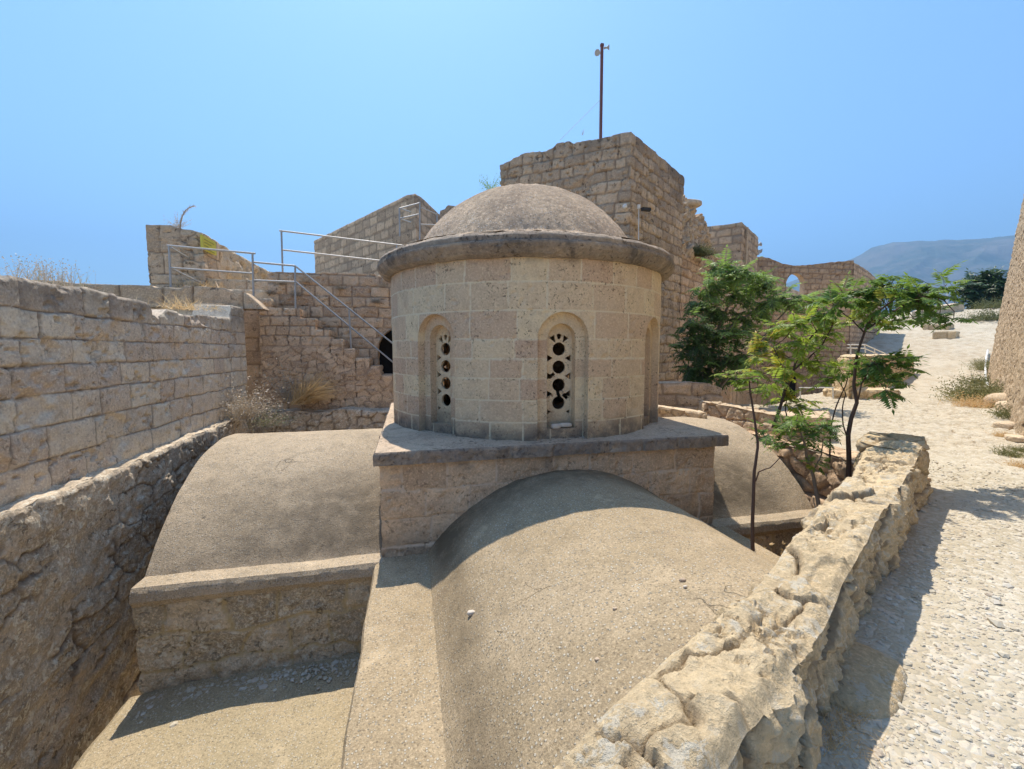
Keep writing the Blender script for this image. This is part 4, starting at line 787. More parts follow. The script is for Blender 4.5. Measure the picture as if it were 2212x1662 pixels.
# bastion with railing on the ramp's left
a, b, c_ = onz(1832, 862, -1.65)[:2], onz(1905, 836, -1.65)[:2], onz(1968, 822, -1.65)[:2]
o = solid('bastion', [a, b, c_], [a + [1.3, 1.5], b + [.5, 2.3], c_ + [-.8, 1.8]], -2, lambda x, y: -.22 + .03 * fbm(x, y, 0, 1, 3, 6), Rubble(.35, .22, 181, off=.03, rough=.04), .05, M_PAR, bev=.08, batter=.12)
props(o, 'battered rubble bastion with white railing at the left of the ramp', 'wall')
def rail(name, label, posts, rails, r=.022, m=M_RAIL, cat='railing', group=None, feet=None):
    e = empty(name, tuple(posts[0][0]), label, cat, group)
    for p, q in posts: mb = MB(); mb.tube([p, q], r, 8); mb.build('post', m, e)
    for ln in rails: mb = MB(); mb.tube(ln, r * .95, 8); mb.build('rail', m, e)
    return e
Y1 = 12.96; P_ = lambda x, y, Y: ony((400 + x * .42115) * .6744, (650 + y * .42115) * .6744, Y)
rail('stair_railing', 'grey metal handrail sloping down beside the stone staircase', [(P_(1298, 805, Y1), P_(1295, 478, Y1)), (P_(1722, 1112, Y1), P_(1706, 815, Y1)), (ony(866, 990, Y1), P_(2150, 1160, Y1))],
     [[P_(1295, 480, Y1), P_(2150, 1160, Y1)], [P_(1299, 600, Y1), P_(2150, 1305, Y1)]], .024)
rail('landing_railing', 'level grey railing on the landing left of the stairs', [(P_(350, 640, Y1), P_(335, 325, Y1)), (P_(980, 720, Y1), P_(970, 385, Y1))],
     [[P_(320, 325, Y1), P_(992, 386, Y1)], [P_(345, 495, Y1), P_(975, 538, Y1)], [P_(980, 452, Y1), P_(1295, 480, Y1)], [P_(985, 590, Y1), P_(1299, 602, Y1)],
      [P_(350, 340, Y1), P_(490, 425, 14.4)], [P_(355, 500, Y1), P_(600, 620, 14.4)]], .026)
rail('wall_top_railing', 'grey railing standing on top of the brown back wall', [(P_(1200, 530, 14.2), P_(1190, 210, 14.2)), (ony(850, 600, 14.2), P_(2070, 318, 14.2))],
     [[P_(1175, 212, 14.2), P_(2110, 325, 14.2)], [P_(1195, 358, 14.2), P_(2100, 458, 14.2)]], .026)
Q_ = lambda x, y, Y: ony(829.5 + .1433 * x, 404.6 + .1433 * y, Y)
rail('upper_railing', 'small grey railing above the rock heap left of the dome', [(Q_(540, 800, 17), Q_(540, 225, 17)), (Q_(238, 740, 16.2), Q_(232, 318, 16.2)), (Q_(800, 700, 17.5), Q_(800, 420, 17.5))],
     [[Q_(232, 320, 16.2), Q_(535, 240, 17)], [Q_(245, 472, 16.2), Q_(525, 408, 17)], [Q_(550, 562, 17), Q_(830, 572, 17.5)], [Q_(240, 320, 16.2), Q_(400, 375, 17.4)], [Q_(245, 480, 16.2), Q_(400, 530, 17.4)], [Q_(560, 310, 17), Q_(800, 410, 17.5)]], .026)
rail('white_railing', 'white railing on the bastion above the ramp', [(W(1838, 772, 20), W(1837, 744, 20)), (W(1870, 768, 20.5), W(1868, 745, 20.5)), (W(1890, 773, 21), W(1889, 752, 21)), (W(1914, 778, 22), W(1913, 764, 22))],
     [[W(1830, 745, 20), W(1869, 745, 20.5), W(1935, 774, 22.6)], [W(1830, 752, 20), W(1868, 753, 20.5), W(1918, 775, 22.2)]], .025, M_WHITE)
rail('gate_railing', 'single white bar low in the shadow beyond the saplings', [(W(1729, 862, 14), W(1728, 838, 14)), (W(1800, 862, 14), W(1799, 838, 14))], [[W(1726, 838, 14), W(1802, 838, 14)]], .02, M_WHITE)
# stone blocks on the ramp
for k, (x0, x1, yt, yb, lab) in enumerate([(2014, 2063, 713, 732, 'nearer of the two squared stone blocks on the ramp'), (1993, 2050, 699, 713, 'farther of the two long stone blocks on the ramp')]):
    p = ghit(x0, yb); q = ghit(x1, yb); dp_ = p[0] * .228 * .997 + p[1] * .973; h_ = (yb - yt) / 941 * dp_; t = (q - p)[:2]; nn_ = np.array([-t[1], t[0]]) / np.linalg.norm(t)
    o = solid('stone_block', [p[:2], q[:2]], [p[:2] + nn_ * 1.1, q[:2] + nn_ * 1.1], p[2] - .3, flat(max(p[2], q[2]) + h_ * .78), Ashlar([-50], .5, .9, 190 + k, jd=.02, jw=.02, rough=.03), .07, M_PAR, bev=.05); props(o, lab, 'block', 'stone blocks on the ramp')
    for t_ in (0.06, .94):
        if k == 0: cpt = p + (q - p) * t_; mb = MB()
# ramp-top kerb, posts
p, q = ghit(2040, 677), ghit(2082, 672)
o = solid('ramp_parapet', [ghit(1990, 690)[:2], p[:2], q[:2]], [ghit(1990, 690)[:2] + [-.3, .6], p[:2] + [-.2, .8], q[:2] + [-.2, .8]], 0, lambda x, y: gz(x, y) + .75, Rubble(.6, .4, 195), .15, M_PALE); props(o, 'low stone edging at the top left of the ramp', 'wall')
for k, (x, y0, y1) in enumerate([(2047, 672, 620), (2062, 672, 645), (2076, 670, 652)]):
    b0 = W(x, y0, 44); mb = MB(); mb.tube([b0 - [0, 0, .5], W(x, y1, 44)], .06 if k == 0 else .035, 8)
    props(mb.build('post', M_WHITE if k == 0 else M_WIRE, loc=tuple(b0)), ['white post at the top of the ramp', 'thin dark post between the white post and the ramp crest', 'shortest dark post at the ramp crest'][k], 'post')
# white pipe along the foot of the battered wall
# ------------------------------------------------------------------ battered wall on the right
Bp, Ap = onz(2212, 938, -1.65)[:2], onz(2136, 832, -1.65)[:2]; dR = (Ap - Bp) / np.linalg.norm(Ap - Bp); nR = np.array([dR[1], -dR[0]])
out = [Bp - dR * 9 + nR * .9, Bp - dR * 4 + nR * .1, Bp, (Bp + Ap) / 2 + nR * .12, Ap]
for k in range(1, 9): th = k * radians(11); out.append(Ap + dR * 6 * sin(th) + nR * 6 * (1 - cos(th)))
inn_ = [p + nR * 3.2 for p in out[:5]] + [Ap + nR * 3.2 + (p - Ap) * .45 for p in out[5:]]
o = solid('battered_wall', out, inn_, -2.0, lambda x, y: 9.5 + .05 * fbm(x, y, 0, 1, 3, 3), Rubble(.26, .13, 201, off=.016, rough=.024, jd=.022, jw=.015, fr=7), .05, M_RWALL, batter=.08, tres=.4)
# shift so that the foot, not the crest, follows the plan
o.location = (nR[0] * (.08 * 11.2 - .12), nR[1] * (.08 * 11.2 - .12), 0)
props(o, 'huge battered rubble tower wall leaning away along the right edge', 'wall')
mb = MB(); pts = [ghit(x, y) + [0, 0, z] for x, y, z in [(2134, 840, .1), (2130, 828, .14), (2128.5, 815, .16), (2128, 802, .18), (2128.5, 790, .18), (2130, 780, .2), (2132, 771, .2), (2133, 764, .2)]]
mb.tube(pts, .045, 8); props(mb.build('white_pipe', M_WHITE), 'white pipe along the foot of the battered wall', 'pipe')
for k, (x, y, sx, sz) in enumerate([(2172, 880, .9, .5), (2188, 890, .7, .35), (2160, 872, .6, .3), (2178, 925, .5, .16), (2200, 952, .4, .12), (2150, 868, .45, .2)]):
    p = onz(x, y, -1.65); chunk('fallen_rock', (p[0], p[1], -1.65 + sz * .3), (sx, sx * .8, sz), 30 + k, M_PALE, ['largest squared rock at the foot of the battered wall', 'angular rock touching the right side of the largest rock', 'small rock among weeds at the wall foot', 'flat rock by the path edge below the weeds', 'flattest rock at the right frame edge', 'smallest rock left of the weeds'][k], 'rock', 'rocks along the foot of the battered wall', rot=k)

# ------------------------------------------------------------------ plants
R_ = random.Random(11)
def rv3(s=1.0): return np.array([R_.gauss(0, s), R_.gauss(0, s), R_.gauss(0, s)])
def unit(v): return v / (np.linalg.norm(v) + 1e-9)
def leaflet(V, Fc, T, p, d, up, ln, wd, tint):
    s = unit(np.cross(d, up)); n = len(V)
    V += [p, p + d * ln * .38 + s * wd * .5 - up * wd * .18, p + d * ln * .42, p + d * ln * .38 - s * wd * .5 - up * wd * .18, p + d * ln - up * ln * .12]
    Fc += [(n, n + 1, n + 2), (n, n + 2, n + 3), (n + 1, n + 4, n + 2), (n + 2, n + 4, n + 3)]; T += [tint] * 5
def frond(V, Fc, T, tw, p, d, ln, nl, ll, tint, droop=.5):
    pts = [p]; d = unit(d); 
    for k in range(7): d = unit(d + np.array([0, 0, -droop * .16]) + rv3(.03)); pts.append(pts[-1] + d * ln / 7)
    tw.append((pts, .004 * ln / .4, .0015))
    pts = np.array(pts)
    for k in range(nl):
        t = .22 + .78 * k / nl; i = min(6, int(t * 7)); f = t * 7 - i; q = pts[i] * (1 - f) + pts[i + 1] * f; dd = unit(pts[i + 1] - pts[i]); side = unit(np.cross(dd, [0, 0, 1])); up = unit(np.cross(side, dd))
        sc = (.75 + .5 * sin(pi * min(1, t + .1))) * R_.uniform(.85, 1.1)
        for sg in (-1, 1): leaflet(V, Fc, T, q, unit(side * sg * .9 + dd * .45 - up * R_.uniform(.0, .5)), up, ll * sc, ll * .36 * sc, min(1, max(0, tint + R_.gauss(0, .12))))
    leaflet(V, Fc, T, pts[-1], d, unit(np.cross(np.cross(d, [0, 0, 1]), d)), ll, ll * .36, tint)
def tree(name, label, group, stems, clusters, lm, bm_, fl=.42, nl=8, ll=.085, droop=.6, base=None, cat='tree'):
    b = stems[0][0][0] if base is None else base; e = empty(name, tuple(b), label, cat, group)
    tk = MB(); allp = []
    for pts, r0, r1 in stems:
        pp = np.array(pts, float); n = len(pp); t = np.linspace(0, 1, n); tt = np.linspace(0, 1, n * 4); q = np.stack([np.interp(tt, t, pp[:, i]) for i in range(3)], -1)
        r0, r1 = r0 * .72, r1 * .72; q += np.stack([vn(tt * 6, i, r0 * 99, 5) for i in range(3)], -1) * r0 * .6 * np.sin(tt * pi)[:, None]
        tk.tube(q, r0 + (r1 - r0) * tt, 8); allp.append(q[len(q) // 3:])
    allp = np.concatenate(allp); V, Fc, T, tw = [], [], [], []
    for c, r, n, tint in clusters:
        c = np.array(c, float); j = allp[np.argmin(np.linalg.norm(allp - c, axis=1))]
        if np.linalg.norm(j - c) > .03: tk.tube([j, (j + c) / 2 + rv3(.02) - [0, 0, .02], c], [.009 * fl / .42, .007 * fl / .42, .005 * fl / .42], 6)
        for k in range(n):
            d = rv3(1); d[2] = d[2] * .55 + .3; d = unit(d); st = c + rv3(.12) * r
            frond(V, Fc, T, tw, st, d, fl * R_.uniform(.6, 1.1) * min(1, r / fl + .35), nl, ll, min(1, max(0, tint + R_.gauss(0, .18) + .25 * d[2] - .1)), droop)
    for pts, a, b_ in tw: tk.tube(pts[::2] + [pts[-1]], np.linspace(a, b_, len(pts[::2]) + 1), 3)
    tk.build('trunk', bm_, e); cr = MB(); cr.add(np.array(V), np.array(Fc), tint=np.array(T)); cr.build('crown', lm, e, smooth=0); return e
DN = 1.05
def cl(lst, d, sp=.3): return [(W(x, y, d + R_.uniform(-sp, sp)), r, int(n * DN + .5), t) for x, y, r, n, t in lst]
# sapling with thin stem in front of the right vault
tree('sapling', 'thin sapling with one dark bare stem rising in front of the right vault', 'saplings in the pit beside the chapel',
     [([W(1626, 1190, 5.0), W(1625, 1120, 5.0), W(1630, 1020, 5.0), W(1640, 962, 5.0), W(1632, 900, 5.0), W(1621, 850, 5.0), W(1618, 820, 5.0)], .030, .010), ([W(1632, 1040, 5.0), W(1640, 1020, 5.0), W(1665, 1010, 4.95), W(1688, 985, 4.9)], .012, .006)],
     cl([(1618, 818, .28, 9, .45), (1590, 822, .2, 5, .4), (1655, 832, .25, 6, .6), (1672, 822, .18, 4, .6), (1612, 850, .2, 4, .4), (1570, 812, .12, 3, .3)], 5.0, .15), M_LEAF_Y, M_BARK, fl=.22, nl=7, ll=.06)
# dense low crown between the saplings
tree('leafy_shrub', 'dense low shrub with dark green feathery leaves in front of the retaining wall', 'saplings in the pit beside the chapel',
     [([W(1772, 1128, 5.6), W(1766, 1080, 5.6), W(1755, 1020, 5.6), W(1742, 975, 5.5), W(1730, 935, 5.4)], .038, .014), ([W(1755, 1020, 5.6), W(1775, 985, 5.6), W(1778, 950, 5.6)], .014, .008), ([W(1766, 1115, 5.4), W(1760, 1090, 5.4), W(1757, 1075, 5.4)], .01, .006)],
     cl([(1660, 930, .25, 9, .5), (1690, 922, .3, 12, .4), (1720, 912, .3, 14, .35), (1750, 920, .28, 12, .3), (1780, 925, .25, 10, .3), (1700, 955, .25, 9, .35), (1740, 955, .2, 8, .25), (1775, 945, .2, 6, .35), (1745, 1000, .14, 4, .7), (1770, 1000, .12, 3, .7), (1795, 925, .14, 4, .3)], 5.5, .25), M_LEAF_G, M_BARK2, fl=.26, nl=8, ll=.062)
# yellow-green young tree
tree('young_tree', 'young tree with bright yellow-green feathery crown left of the dark-stemmed tree', 'young trees behind the pit',
     [([W(1670, 925, 6.6), W(1680, 895, 6.6), W(1696, 845, 6.6), W(1712, 812, 6.6), W(1722, 780, 6.6), W(1750, 730, 6.6), W(1790, 690, 6.7)], .035, .012), ([W(1702, 835, 6.6), W(1690, 815, 6.6), W(1688, 785, 6.5), W(1670, 750, 6.5)], .018, .009), ([W(1715, 800, 6.6), W(1775, 750, 6.6), W(1800, 700, 6.5)], .018, .01), ([W(1700, 905, 6.8), W(1697, 880, 6.8), W(1700, 860, 6.8)], .014, .008)],
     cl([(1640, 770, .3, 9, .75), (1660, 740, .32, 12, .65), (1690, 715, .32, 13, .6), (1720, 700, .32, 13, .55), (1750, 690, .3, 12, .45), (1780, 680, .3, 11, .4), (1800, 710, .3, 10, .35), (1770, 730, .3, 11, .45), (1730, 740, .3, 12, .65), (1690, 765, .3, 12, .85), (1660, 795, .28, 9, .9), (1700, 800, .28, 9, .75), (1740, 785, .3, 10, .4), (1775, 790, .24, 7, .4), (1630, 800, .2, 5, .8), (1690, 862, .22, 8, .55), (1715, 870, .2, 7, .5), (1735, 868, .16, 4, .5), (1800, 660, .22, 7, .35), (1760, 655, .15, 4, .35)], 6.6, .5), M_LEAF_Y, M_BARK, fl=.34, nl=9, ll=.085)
DN = 1.2
# dark-stemmed tree reaching over the ramp
tree('young_tree', 'tall young tree with dark crooked stem and branches reaching over the ramp', 'young trees behind the pit',
     [([W(1832, 1050, 5.6), W(1834, 1000, 5.6), W(1831, 940, 5.6), W(1838, 905, 5.6), W(1851, 868, 5.6), W(1843, 830, 5.6), W(1850, 790, 5.6), W(1860, 748, 5.6), W(1872, 700, 5.6), W(1900, 670, 5.6), W(1940, 640, 5.5)], .042, .012),
      ([W(1872, 712, 5.6), W(1905, 690, 5.5), W(1960, 655, 5.4), W(2010, 635, 5.3), W(2040, 650, 5.2)], .016, .007), ([W(1868, 720, 5.6), W(1840, 690, 5.7), W(1800, 660, 5.8)], .014, .008), ([W(1853, 865, 5.6), W(1862, 830, 5.6), W(1880, 800, 5.5), W(1900, 780, 5.5)], .014, .007)],
     cl([(1800, 655, .26, 8, .3), (1825, 640, .26, 8, .35), (1850, 635, .28, 9, .4), (1880, 640, .28, 10, .55), (1900, 620, .26, 9, .3), (1925, 605, .25, 9, .25), (1935, 630, .28, 10, .4), (1960, 625, .28, 10, .35), (1950, 655, .28, 9, .55), (1915, 665, .28, 9, .7), (1880, 680, .26, 8, .8), (1850, 690, .22, 6, .9), (1985, 640, .26, 8, .3), (2010, 620, .24, 8, .25), (2030, 640, .2, 7, .2), (1990, 665, .22, 7, .35), (2030, 680, .18, 6, .2), (2060, 690, .14, 4, .2), (1935, 690, .16, 4, .75), (1975, 690, .15, 4, .3), (2045, 615, .15, 4, .4), (1900, 712, .12, 2, .8),
         (1880, 790, .26, 8, .35), (1905, 780, .25, 8, .3), (1930, 778, .22, 7, .25), (1945, 800, .16, 5, .25), (1895, 820, .22, 7, .3), (1915, 838, .2, 6, .3), (1860, 800, .2, 5, .45), (1968, 796, .08, 2, .3)], 5.5, .35), M_LEAF_G, M_BARK, fl=.30, nl=8, ll=.085)
tree('sapling', 'twin slender curved stems with small leaf tuft left of the dark-stemmed tree', 'saplings in the pit beside the chapel',
     [([W(1792, 1000, 6.0), W(1794, 930, 6.0), W(1806, 880, 6.0), W(1825, 838, 6.0), W(1832, 815, 6.0)], .016, .008), ([W(1834, 960, 6.0), W(1822, 920, 6.0), W(1820, 880, 6.0), W(1828, 850, 6.0), W(1806, 815, 6.0)], .014, .007)],
     cl([(1800, 815, .2, 7, .4), (1785, 822, .16, 5, .45), (1820, 800, .2, 6, .45), (1806, 795, .15, 4, .5), (1768, 830, .1, 2, .5)], 6.0, .15), M_LEAF_Y, M_BARK, fl=.22, nl=7, ll=.065)
# big dark tree against the curtain wall; shade put into the low leaf tints
DN = 1.35
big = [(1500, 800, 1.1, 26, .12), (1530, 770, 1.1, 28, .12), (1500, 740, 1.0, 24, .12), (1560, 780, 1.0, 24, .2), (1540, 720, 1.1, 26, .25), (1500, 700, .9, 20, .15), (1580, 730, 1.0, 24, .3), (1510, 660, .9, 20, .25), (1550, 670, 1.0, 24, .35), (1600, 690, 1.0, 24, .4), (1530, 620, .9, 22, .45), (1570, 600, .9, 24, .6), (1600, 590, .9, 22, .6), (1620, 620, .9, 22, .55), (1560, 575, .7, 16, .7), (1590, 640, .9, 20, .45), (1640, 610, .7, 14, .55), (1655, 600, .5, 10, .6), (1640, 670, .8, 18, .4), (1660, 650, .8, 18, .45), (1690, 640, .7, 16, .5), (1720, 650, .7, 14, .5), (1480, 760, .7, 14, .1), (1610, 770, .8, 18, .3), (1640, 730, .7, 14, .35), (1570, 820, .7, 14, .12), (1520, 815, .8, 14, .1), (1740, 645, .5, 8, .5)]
tree('leafy_tree', 'large bushy tree, low leaves tinted nearly black for shade, growing against the curtain wall', None,
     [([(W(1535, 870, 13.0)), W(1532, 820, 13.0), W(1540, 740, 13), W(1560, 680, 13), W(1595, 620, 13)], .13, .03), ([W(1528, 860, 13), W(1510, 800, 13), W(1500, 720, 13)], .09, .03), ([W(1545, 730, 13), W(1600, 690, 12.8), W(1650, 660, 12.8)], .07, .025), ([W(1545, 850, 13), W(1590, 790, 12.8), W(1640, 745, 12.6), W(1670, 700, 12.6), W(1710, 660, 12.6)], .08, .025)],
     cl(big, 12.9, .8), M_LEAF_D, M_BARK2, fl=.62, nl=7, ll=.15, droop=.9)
DN = 1.6
# far tree by the ramp's crest
tree('far_tree', 'dark round tree at the top right end of the ramp', None, [([W(2128, 690, 46), W(2126, 650, 46), W(2124, 610, 46)], .3, .1), ([W(2126, 660, 46), W(2100, 625, 46)], .15, .06)],
     cl([(2100, 610, 2, 26, .3), (2125, 600, 2, 28, .35), (2150, 605, 2, 26, .3), (2095, 635, 1.6, 20, .2), (2120, 630, 2, 24, .2), (2145, 635, 2, 24, .15), (2110, 655, 1.5, 16, .15), (2135, 655, 1.6, 18, .1), (2160, 620, 2, 22, .25), (2085, 620, 1, 10, .3)], 46, 1.2), M_LEAF_F, M_BARK, fl=1.6, nl=6, ll=.5, droop=.8)
def tuft(name, label, cat, c, n, ln, mat_, lean=(0, 0, 0), spread=.8, w_=.006, tint=.5, curl=.4, group=None, rad=.08, leaves=0):
    mb = MB(); V, Fc, T = [], [], []; c = np.array(c, float)
    for k in range(n):
        d = rv3(spread); d[2] = abs(d[2]) * .4 + .8; d = unit(unit(d) + np.array(lean)); p = c + np.array([R_.gauss(0, rad), R_.gauss(0, rad), 0]); l = ln * R_.uniform(.45, 1.1)
        s = unit(np.cross(d, rv3(1))) * w_; t = min(1, max(0, tint + R_.gauss(0, .2))); m = 5; i0 = len(V)
        for j in range(m + 1):
            wj = s * (1 - j / m * .85); V += [p - wj, p + wj]; T += [t, t]; p = p + d * l / m; d = unit(d + rv3(.12 * curl) + np.array([0, 0, -curl * .22]))
            if leaves and j > 0:
                for _ in range(leaves): leaflet(V2, F2, T2, p, unit(rv3(1) + d), unit(rv3(1)), l * .09, l * .045, t)
        Fc += [(i0 + 2 * j, i0 + 2 * j + 1, i0 + 2 * j + 3, i0 + 2 * j + 2) for j in range(m)]
    mb.add(np.array(V), np.array(Fc), tint=np.array(T)); 
    if leaves and V2: mb.add(np.array(V2), np.array(F2), tint=np.array(T2)); V2.clear(); F2.clear(); T2.clear()
    return props(mb.build(name, mat_, loc=tuple(c), smooth=0), label, cat, group)
V2, F2, T2 = [], [], []
tuft('straw_grass', 'golden dry grass clump fanning right at the foot of the staircase', 'grass', ony(650, 872, 12.45), 700, 1.15, M_STRAW, lean=(.75, 0, -.05), spread=.45, w_=.006, curl=.8, rad=.12)
tuft('dry_weed', 'thin grey twiggy weed left of the golden grass clump', 'weed', ony(625, 868, 12.7), 90, .95, M_DRY, lean=(-.3, 0, .2), spread=.5, w_=.004, leaves=1, rad=.1)
tuft('dry_bush', 'grey brittle bush in the corner at the end of the rubble ledge', 'bush', onx(525, 905, -3.6), 260, .72, M_DRY, lean=(.1, -.05, .15), spread=.8, w_=.004, leaves=1, rad=.14)
tuft('dry_bush', 'low grey-green bush spilling behind the left vault', 'bush', ony(572, 920, 11.6), 170, .5, M_DRY, lean=(.3, 0, 0), spread=1.0, w_=.004, tint=.85, leaves=2, rad=.2)
tuft('dry_bush', 'dry pale bush growing on top of the ashlar wall at far left', 'bush', onx(105, 618, -4.3), 200, .27, M_DRY, lean=(0, 0, .6), spread=.36, w_=.003, tint=.6, leaves=1, rad=.16)
stp = np.array([ony(*q, 14.9) for q in [(389, 496), (390, 480), (394, 466), (401, 455), (409, 449), (418, 446)]]); mb = MB(); mb.tube(stp, [.022, .02, .016, .013, .01, .006], 6)
for k in range(120):
    t = R_.uniform(.1, 1) * (len(stp) - 1.01); i = int(t); q = stp[i] * (1 - t + i) + stp[i + 1] * (t - i); d = unit(unit(stp[i + 1] - stp[i]) * 1.2 + rv3(.6)); mb.tube([q, q + d * R_.uniform(.05, .12)], [.005, .002], 3)
props(mb.build('dry_weed', M_DRY, loc=tuple(stp[0]), smooth=0), 'bent dead stalk on top of the stone pier', 'weed')
tuft('dry_weed', 'small dry spray of twigs at the base of the dead stalk', 'weed', ony(384, 494, 14.9), 40, .35, M_DRY, spread=.9, w_=.005, rad=.04, leaves=2)
tuft('dry_weed', 'dry brush lying on the ashlar wall beside the loose block', 'weed', onx(400, 668, -4.3), 160, .4, M_STRAW, spread=1.3, w_=.004, tint=.8, rad=.25)
tuft('straw_grass', 'yellow grass on the terrace behind the railing', 'grass', ony(440, 630, 14.3), 200, .5, M_STRAW, spread=.9, w_=.006, rad=.3)
tuft('straw_grass', 'small yellow tuft on the top stair', 'grass', ony(560, 662, 13.2), 70, .2, M_STRAW, spread=.9, w_=.005, rad=.08)
for k, (x, y) in enumerate([(607, 615), (583, 635), (662, 610), (735, 625), (640, 640), (812, 655), (830, 620)]):
    tuft('wall_tuft', ['dark tuft of twigs on the back wall just right of the railing corner', 'small dark tuft near the left end of the back wall', 'dark tuft on the back wall behind the stair post', 'tuft high on the back wall above the handrail', 'lowest left tuft on the back wall', 'dark tuft on the back wall nearest the drum', 'highest tuft on the back wall beside the drum'][k], 'plant', ony(x, y, 13.85), 110, .22, M_DRY, lean=(0, -.7, -.3), spread=.9, w_=.006, tint=-.3, group='dark tufts growing from the back wall', rad=.05, leaves=2)
tuft('dark_bush', 'dark dry bush hanging from the rubble slope beside the keep tower', 'bush', onface(1503, 548, R3 + nC * .0, dC) + [0, 0, -.1], 600, .5, M_WEED, lean=(.3, -.5, -.2), spread=1.0, w_=.01, tint=-.2, rad=.2, leaves=3)
tuft('twiggy_plant', 'tiny green plant behind the dome on the tower edge', 'plant', W(1060, 412, 15.2), 40, .5, M_LEAF_D, lean=(-.1, 0, 0), spread=.9, w_=.008, rad=.1, leaves=3)
tuft('dead_twig', 'single dead twig standing on the keep tower roof', 'twig', onz(1258, 292, 6.6), 4, .35, M_DRY, lean=(.3, 0, .3), spread=.08, w_=.008, rad=.01)
tuft('pit_weeds', 'dry weeds filling the shaded pit below the ledge', 'weeds', (4.95, 4.75, -3.7), 900, .75, M_STRAW, spread=1.1, w_=.006, tint=.3, rad=.42, leaves=2)
tuft('pit_weeds', 'brown weeds at the foot of the parapet inside the pit', 'weeds', (4.6, 4.2, -3.7), 500, .6, M_STRAW, spread=1.2, w_=.006, tint=.1, rad=.35, leaves=2)
wd_ = [(2110, 868, 1.1, 420, .5, M_WEED, 'tall olive weeds at the foot of the battered wall'), (2135, 862, .9, 300, .4, M_WEED, 'olive weed beside the rocks at the battered wall'), (2100, 880, .6, 260, .8, M_STRAW, 'pale dry grass fringe in front of the olive weeds'), (2168, 855, .8, 260, .6, M_WEED, 'brown-green weed growing above the largest rock'),
       (2195, 905, .6, 260, .3, M_WEED, 'green bush against the battered wall near the frame edge'), (2120, 832, .9, 260, .1, M_WEED, 'dark green shrub where the ramp meets the battered wall'), (2124, 800, .8, 200, .5, M_WEED, 'sparse weed along the ramp side wall'), (2125, 790, .7, 160, .3, M_WEED, 'weed higher up along the ramp side'),
       (2172, 900, .25, 160, .2, M_WEED, 'small creeping green plant on the path edge'), (2165, 945, .22, 160, .8, M_STRAW, 'dry straw patch at the right of the gravel path'), (2180, 985, .25, 180, .4, M_WEED, 'low green weed near the right frame edge'), (2205, 1010, .2, 140, .9, M_STRAW, 'dry orange tuft at the right frame edge'), (2200, 975, .2, 120, .4, M_WEED, 'tiny weed beside the flat rock')]
for x, y, l, n, t, m_, lab in wd_:
    p = ghit(x, y); tuft('weed', lab, 'weed', p, n, l * .6, m_, spread=.85, w_=.008 * max(.5, l), tint=t, rad=.3 * l, leaves=3, group='weeds along the battered wall')
for k, (x, y, d) in enumerate([(2128, 740, 36), (2138, 720, 42), (2140, 700, 47)]):
    p = W(x, y, d); p[2] = gz(p[0], p[1]); tuft('weed', ['dark shrub on the right edge of the ramp, lowest of three', 'dark shrub midway up the right edge of the ramp', 'dark shrub near the crest of the ramp'][k], 'weed', p, 260, 1.0, M_WEED, spread=.9, w_=.02, tint=.1, rad=.6, leaves=3, group='weeds along the battered wall')
for k, (x, y, n) in enumerate([(1815, 1545, 200), (1800, 1600, 160), (1850, 1460, 120)]):
    p = onz(x, y, -1.65); tuft('dry_grass', ['dry grass wisps in the shadow at the foot of the parapet', 'nearest dry grass wisps against the parapet', 'farthest dry grass wisps under the parapet'][k], 'grass', p, n, .13, M_STRAW, spread=1.2, w_=.0012, rad=.07)

# ------------------------------------------------------------------ loose stones
ico_v = []; gr = (1 + 5 ** .5) / 2
for a_ in (-1, 1):
    for b_ in (-gr, gr): ico_v += [(0, a_, b_), (a_, b_, 0), (b_, 0, a_)]
ico_v = np.array(ico_v) / math.hypot(1, gr)
ico_f = []
for i in range(12):
    for j in range(i + 1, 12):
        for k in range(j + 1, 12):
            D_ = [np.linalg.norm(ico_v[a] - ico_v[b]) for a, b in ((i, j), (j, k), (i, k))]
            if max(D_) < 1.2:
                n_ = np.cross(ico_v[j] - ico_v[i], ico_v[k] - ico_v[i]); ico_f.append((i, j, k) if n_ @ ico_v[i] > 0 else (i, k, j))
ico_f = np.array(ico_f)
def pebbles(name, P, size, label, m):
    n = len(P); sc = size[:, None, None] * rng.uniform(.6, 1.25, (n, 1, 3)) * np.array([1, 1, .55]); V = ico_v[None] * (1 + rng.normal(0, .12, (n, 12, 1))) * sc
    th = rng.uniform(0, 2 * pi, n); c, s = np.cos(th)[:, None], np.sin(th)[:, None]; X = V[..., 0] * c - V[..., 1] * s; Y = V[..., 0] * s + V[..., 1] * c
    V = np.stack([X, Y, V[..., 2]], -1) + P[:, None]; Fc = (ico_f[None] + (np.arange(n) * 12)[:, None, None]).reshape(-1, 3)
    mb = MB(); mb.add(V.reshape(-1, 3), Fc, tint=np.repeat(rng.uniform(0, 1, n), 12)); return props(mb.build(name, m, smooth=0), label, 'gravel', kind='stuff')
def pebmat():
    m, nt, bs = mat('river_pebbles'); N = NT(nt); a = N.attr('tint'); r = N.n('ShaderNodeValToRGB'); cr = r.color_ramp; N.l(a, r.inputs[0]); cr.elements[0].color = (.38, .32, .24, 1); cr.elements[1].color = (.60, .56, .46, 1)
    for p_, c in ((.12, (.48, .43, .33, 1)), (.5, (.54, .49, .39, 1)), (.62, (.45, .38, .30, 1)), (.8, (.55, .53, .47, 1))): e = cr.elements.new(p_); e.color = c
    co = N.coord(); N.l(N.mix(N.ramp(N.noise(co, 70, 4), .4, .7, 0, .3), r.outputs[0], (.5, .42, .31)), bs.inputs['Base Color']); bs.inputs['Roughness'].default_value = .85; return m
M_PEB = pebmat()
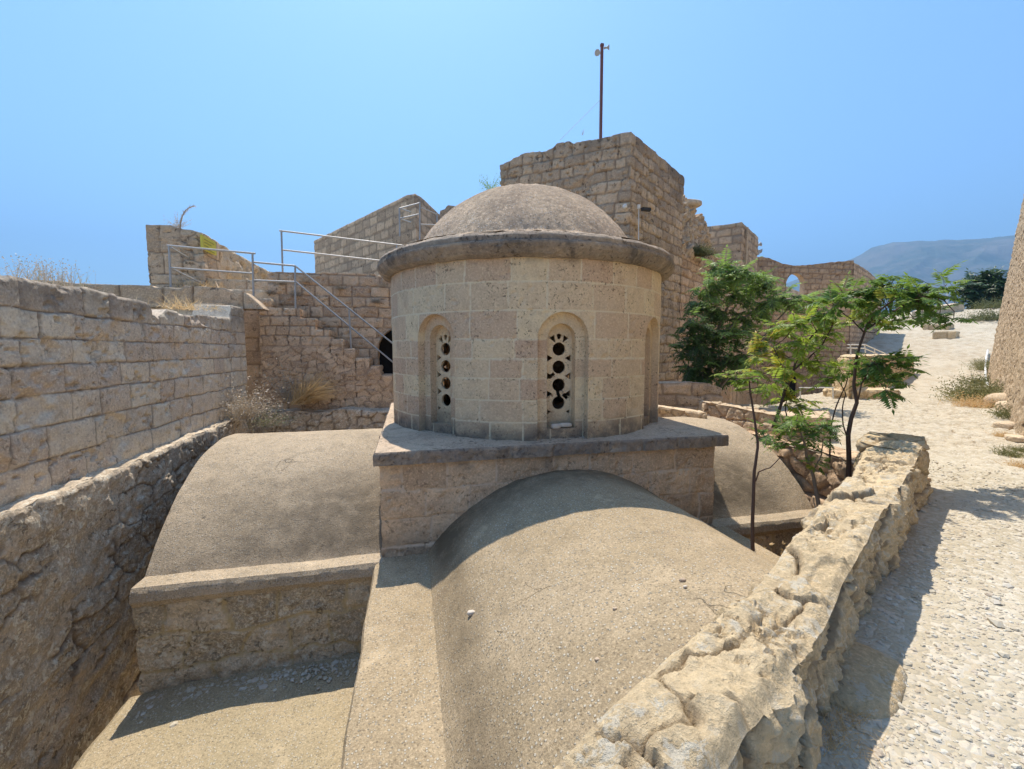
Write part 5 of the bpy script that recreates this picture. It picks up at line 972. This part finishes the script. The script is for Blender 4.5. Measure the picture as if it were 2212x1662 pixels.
n = 52000; rr = .9 * (9.0 / .9) ** (rng.uniform(0, 1, n) ** .85); th = rng.uniform(radians(34), radians(100), n); X, Y = rr * np.sin(th), rr * np.cos(th)
low = np.interp(X, [p[0] for p in po], [p[1] for p in po]); ok = (Y < low - .02) | ((X > 6.4) & (Y < 5)); ok &= rng.uniform(0, 1, n) > .5 * sst(-.05, .3, fbm(X, Y, 0, 1.1, 4, 55)); X, Y, rr = X[ok], Y[ok], rr[ok]
sz = rng.lognormal(math.log(.0070), .42, len(X)) * np.where(rng.uniform(0, 1, len(X)) < .012, 2.6, 1) * np.clip(.85 + rr * .07, .8, 1.4); P = np.stack([X, Y, gz(X, Y) + fbm(X, Y, 0, 9, 3, 41) * .006 + sz * .12], -1)
pebbles('gravel', P, sz, 'loose pale gravel covering the near part of the path', M_PEB)
n = 420; X = rng.uniform(-2.9, -.55, n); Y = 5.38 - abs(rng.normal(0, .16, n)); sz = rng.lognormal(math.log(.02), .35, n) * .9
pebbles('roof_gravel', np.stack([X, Y, np.interp(X, [-3.12, -2.6, -1.6, -.42], [-3.90, -3.84, -3.79, -3.77]) + sz * .2], -1), sz, 'small pale stones gathered in the shade below the left arm wall', M_PEB)
for k, (x, y, s_) in enumerate([(1474, 1254, .03), (1480, 1268, .018), (1328, 1315, .02), (1018, 1325, .045), (1290, 1425, .02)]):
    r = ray(x, y); cz, Rv = ZS + .98 - (1.88 ** 2 + .98 ** 2) / 1.96, (1.88 ** 2 + .98 ** 2) / 1.96
    a_, b_, c0 = r[0] ** 2 + r[2] ** 2, -2 * (r[0] * 2.06 + r[2] * cz), 2.06 ** 2 + cz ** 2 - Rv ** 2; t = (-b_ - sqrt(max(0, b_ * b_ - 4 * a_ * c0))) / 2 / a_
    chunk('vault_pebble', r * t, (s_ * 1.6, s_, s_), 60 + k, M_LIME if k % 2 else M_CORN, ['dark pebble high on the right flank of the near vault', 'small pale pebble just below the dark pebble', 'small dark pebble near the middle of the near vault', 'pale chip near the left foot of the vault', 'dark pebble nearest the camera on the vault'][k], 'pebble', 'loose pebbles on the near vault', sub=2)

# ------------------------------------------------------------------ the air between here and the mountain
mb = MB(); mb.box((-7000, -7000, -14), (7000, 7000, 1500)); hz = mb.build('haze', bpy.data.materials.new('haze_air'), smooth=0); hz['kind'] = 'stuff'
hm = hz.data.materials[0]; hm.use_nodes = True; hn = hm.node_tree; hn.nodes.remove(hn.nodes['Principled BSDF'])
pv = hn.nodes.new('ShaderNodeVolumePrincipled'); pv.inputs['Color'].default_value = (.32, .60, 1.0, 1); pv.inputs['Density'].default_value = .00025; pv.inputs['Density Attribute'].default_value = ''; pv.inputs['Anisotropy'].default_value = .2
hn.links.new(pv.outputs[0], hn.nodes['Material Output'].inputs['Volume'])
